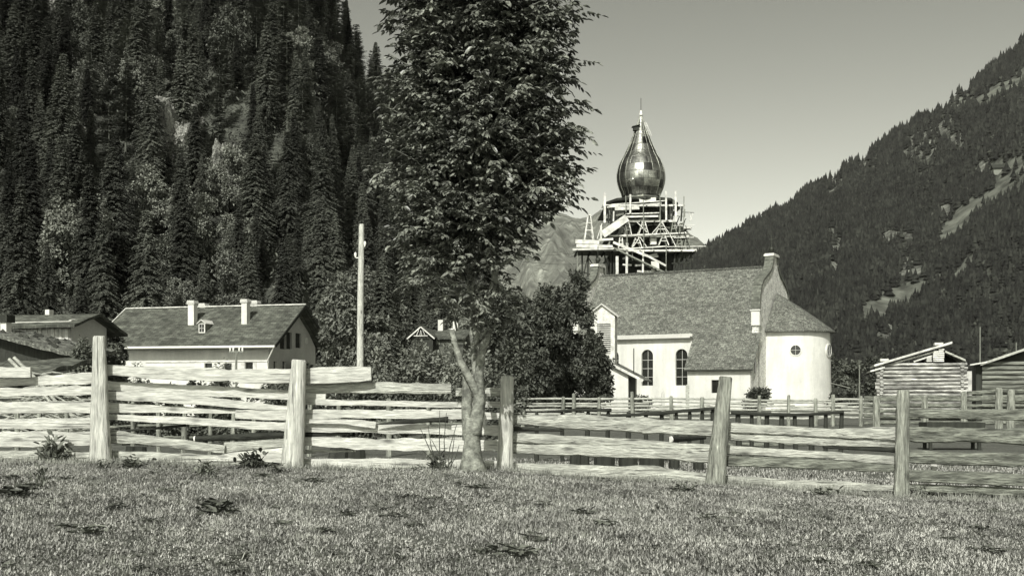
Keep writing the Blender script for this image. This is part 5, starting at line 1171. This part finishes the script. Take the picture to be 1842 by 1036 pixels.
# ------------------------------------------------------------------ weeds in the grass
M['weed'] = mat('weed_leaf', dict(base=.13, layers=[(9, .3, .7, 3, .6)], var=.4), rough=.5)
def ground_at(px, py):
    Y = 3.0
    while Y < 14:
        if CZ+(HY-py)/F*Y <= gz(px, Y): return Y
        Y += .02
    return 13.5
def weed_mesh(seed, n, ll, up, m):
    r = np.random.RandomState(seed); n = int(n*2.4); Pb = r.normal(size=(n, 3))*ll*.42; Pb[:, 2] = np.abs(Pb[:, 2])*1.0*up+.01; ll = ll*.62
    a = r.rand(n)*6.283; D = np.stack([np.cos(a), np.sin(a), r.rand(n)*up*1.2-.1], 1); N = r.normal(size=(n, 3))*.3+np.array([0, 0, 1])
    return leaves(Pb, D, N, ll*(.6+.7*r.rand(n)), ll*.4*(.6+.7*r.rand(n)), .3)
WD = [(95, 832, .17, 1.6, 46, 'bushy weed with upright stalk at the fence left of the tallest post'), (73, 880, .08, 3.2, 22, 'single tall dark weed stalk in the left foreground'), (240, 843, .13, .9, 26, 'clump of broad weeds just right of the tallest post'),
      (187, 846, .08, 1.2, 16, 'small weed at the foot of the tallest post'), (452, 845, .15, 1.3, 44, 'bushy weed left of the second post'), (500, 852, .09, .8, 18, 'small weed at the foot of the second post'), (370, 856, .12, .9, 28, 'weed clump halfway between the two left posts'),
      (390, 925, .16, .6, 26, 'broad dark dock leaves in the left middle of the meadow'), (160, 962, .12, .4, 18, 'flat dark weed in the lower left meadow'), (25, 893, .15, .5, 24, 'flat dark leaves at the left edge'), (785, 845, .12, 1.2, 36, 'leafy weed around the bare shoots'),
      (860, 880, .1, .4, 20, 'flat weed below the tree trunk'), (1480, 893, .12, .8, 20, 'weed with narrow leaves before the right lower rail'), (1660, 900, .07, 2.0, 14, 'thin weed stalks right of the split grey post'), (930, 1000, .13, .4, 22, 'flat weed low in the centre of the meadow'), (1230, 885, .12, .5, 20, 'dark weed left of the leaning grey post')]
for i, (px, py, ll, up, n, lab) in enumerate(WD):
    Y = ground_at(px, py); V, Q = weed_mesh(i, n, ll, up, None); o = np_mesh('weed', V, Q, M['weed']); o.location = ((px-CX)/F*Y, Y, gz(px, Y)); tag(o, lab, 'weed')
rg = random.Random(44)
protos = []
for k in range(70):
    px, py = rg.uniform(-20, 1860), 850+190*rg.random()**1.1; Y = ground_at(px, py+20*(px > 1100))
    if k < 5: V, Q = weed_mesh(60+k, 12, .075, .45, None); o = np_mesh('weed', V, Q, M['weed']); protos.append(o)
    else: o = rg.choice(protos).copy(); COL.objects.link(o)
    o.location = ((px-CX)/F*Y, Y, gz(px, Y)); o.rotation_euler = (0, 0, rg.uniform(0, 6)); s_ = rg.uniform(.6, 1.5); o.scale = (s_, s_, s_*.8); tag(o, 'small flat dark weed lying in the short grass', 'weed', 'small weeds in the grass')

# ------------------------------------------------------------------ grass
def grass(n, y0, y1, wide, hs_, seed, wmul=1):
    rs = np.random.RandomState(seed); y = y0+(y1-y0)*rs.rand(n)**.85; x = (rs.rand(n)*2-1)*(y*wide+.6)
    # tufts
    k = rs.randint(0, n//14, n); tx = (rs.rand(n//14)*2-1); ty = y0+(y1-y0)*rs.rand(n//14)**.85
    m_ = rs.rand(n) < .6; x = np.where(m_, tx[k]*(ty[k]*wide+.6)+rs.normal(size=n)*.05, x); y = np.where(m_, ty[k]+rs.normal(size=n)*.05, y)
    # ground height by table lookup
    XS = np.arange(-20, 20.01, .2); YS = np.arange(y0-1, y1+1.01, .2); T = np.array([[ground(a, c) for a in XS] for c in YS])
    fx = np.clip((x-XS[0])/.2, 0, len(XS)-1.001); fy = np.clip((y-YS[0])/.2, 0, len(YS)-1.001); i, j = fx.astype(int), fy.astype(int); u, v = fx-i, fy-j
    z = T[j, i]*(1-u)*(1-v)+T[j, i+1]*u*(1-v)+T[j+1, i]*(1-u)*v+T[j+1, i+1]*u*v
    pn = np.array([noise.noise((a*.9, c*.9, 0)) for a, c in zip(x[::1], y[::1])]) if n < 60000 else np.interp(np.sin(x*2.1+np.sin(y*1.7))*np.sin(y*1.9+x*.7), [-1, 1], [-.5, .5])
    h = hs_*(.5+.9*rs.rand(n))*(1+.7*pn); a = rs.rand(n)*6.283; lean = h*(.2+.9*rs.rand(n))
    w = (.0018+.002*rs.rand(n))*wmul; b_ = a+1.57
    P0 = np.stack([x, y, z-.005], 1); sv = np.stack([np.cos(b_)*w, np.sin(b_)*w, 0*w], 1)
    M1 = P0+np.stack([np.cos(a)*lean*.35, np.sin(a)*lean*.35, h*.6], 1); T1 = P0+np.stack([np.cos(a)*lean, np.sin(a)*lean, h], 1)
    V = np.stack([P0-sv, P0+sv, M1+sv*.8, T1, M1-sv*.8], 1).reshape(-1, 3)
    return V, np.arange(n)[:, None]*5+np.array([[0, 1, 2, 3, 4]])
M['grass_tall'] = mat('tall_grass', dict(base=.33, layers=[(1.1, .35, .65, 4, .5), (45, .3, .7, 2, .6)]), rough=.6)
V, Q = grass(460000, 4.6, 13.2, .68, .027, 1); o = np_mesh('grass', V, Q, M['grass']); tag(o, 'short sunlit meadow grass in the foreground', 'grass', kind='stuff')
V, Q = grass(90000, 13.2, 26, .72, .05, 2, 2.2); o = np_mesh('grass', V, Q, M['grass']); tag(o, 'meadow grass behind the front fence', 'grass', kind='stuff')
# longer tufts scattered through the turf and along the foot of the fence
rs = np.random.RandomState(9); Pb, D, L = [], [], []
for k in range(1500):
    if k < 520: px = rs.uniform(-30, 1880); Y = yf(px)-rs.uniform(-.12, .35)
    else: px = rs.uniform(-30, 1880); Y = 5+7*rs.rand()
    x = (px-CX)/F*Y
    if k >= 520 and noise.noise((x*.8, Y*.8, 3)) < -.02: continue
    h = rs.uniform(.04, .10)*(1.3 if k < 520 else .8)
    for j in range(16):
        a = rs.rand()*6.28; l_ = rs.uniform(.15, .6); Pb.append((x+rs.normal()*.035, Y+rs.normal()*.035, ground(x, Y)-.01)); D.append((math.cos(a)*l_, math.sin(a)*l_, 1)); L.append(h*rs.uniform(.5, 1.1))
Pb, D, L = np.array(Pb), np.array(D), np.array(L); V, Q = leaves(Pb, D, rs.normal(size=D.shape), L, .0055, .1); o = np_mesh('grass_tufts', V, Q, M['grass_tall']); tag(o, 'longer grass tufts along the fence foot and through the turf', 'grass', kind='stuff')
# low clover and daisy leaves between the blades
n = 26000; y = 4.6+8.4*rs.rand(n)**.85; x = (rs.rand(n)*2-1)*(y*.52+.6)
keep = np.array([noise.noise((a*.7, c*.7, 8)) > -.05+.25*rs.rand() for a, c in zip(x, y)]); x, y = x[keep], y[keep]; n = len(x)
z = np.array([ground(a, c) for a, c in zip(x, y)])+.012+.018*rs.rand(n); a = rs.rand(n)*6.28
V, Q = leaves(np.stack([x, y, z], 1), np.stack([np.cos(a), np.sin(a), .5*rs.rand(n)], 1), rs.normal(size=(n, 3))*.35+np.array([0, 0, 1]), .018+.022*rs.rand(n), .016, .15)
o = np_mesh('clover', V, Q, M['weed']); tag(o, 'low clover leaves spread in patches through the foreground turf', 'clover', kind='stuff')
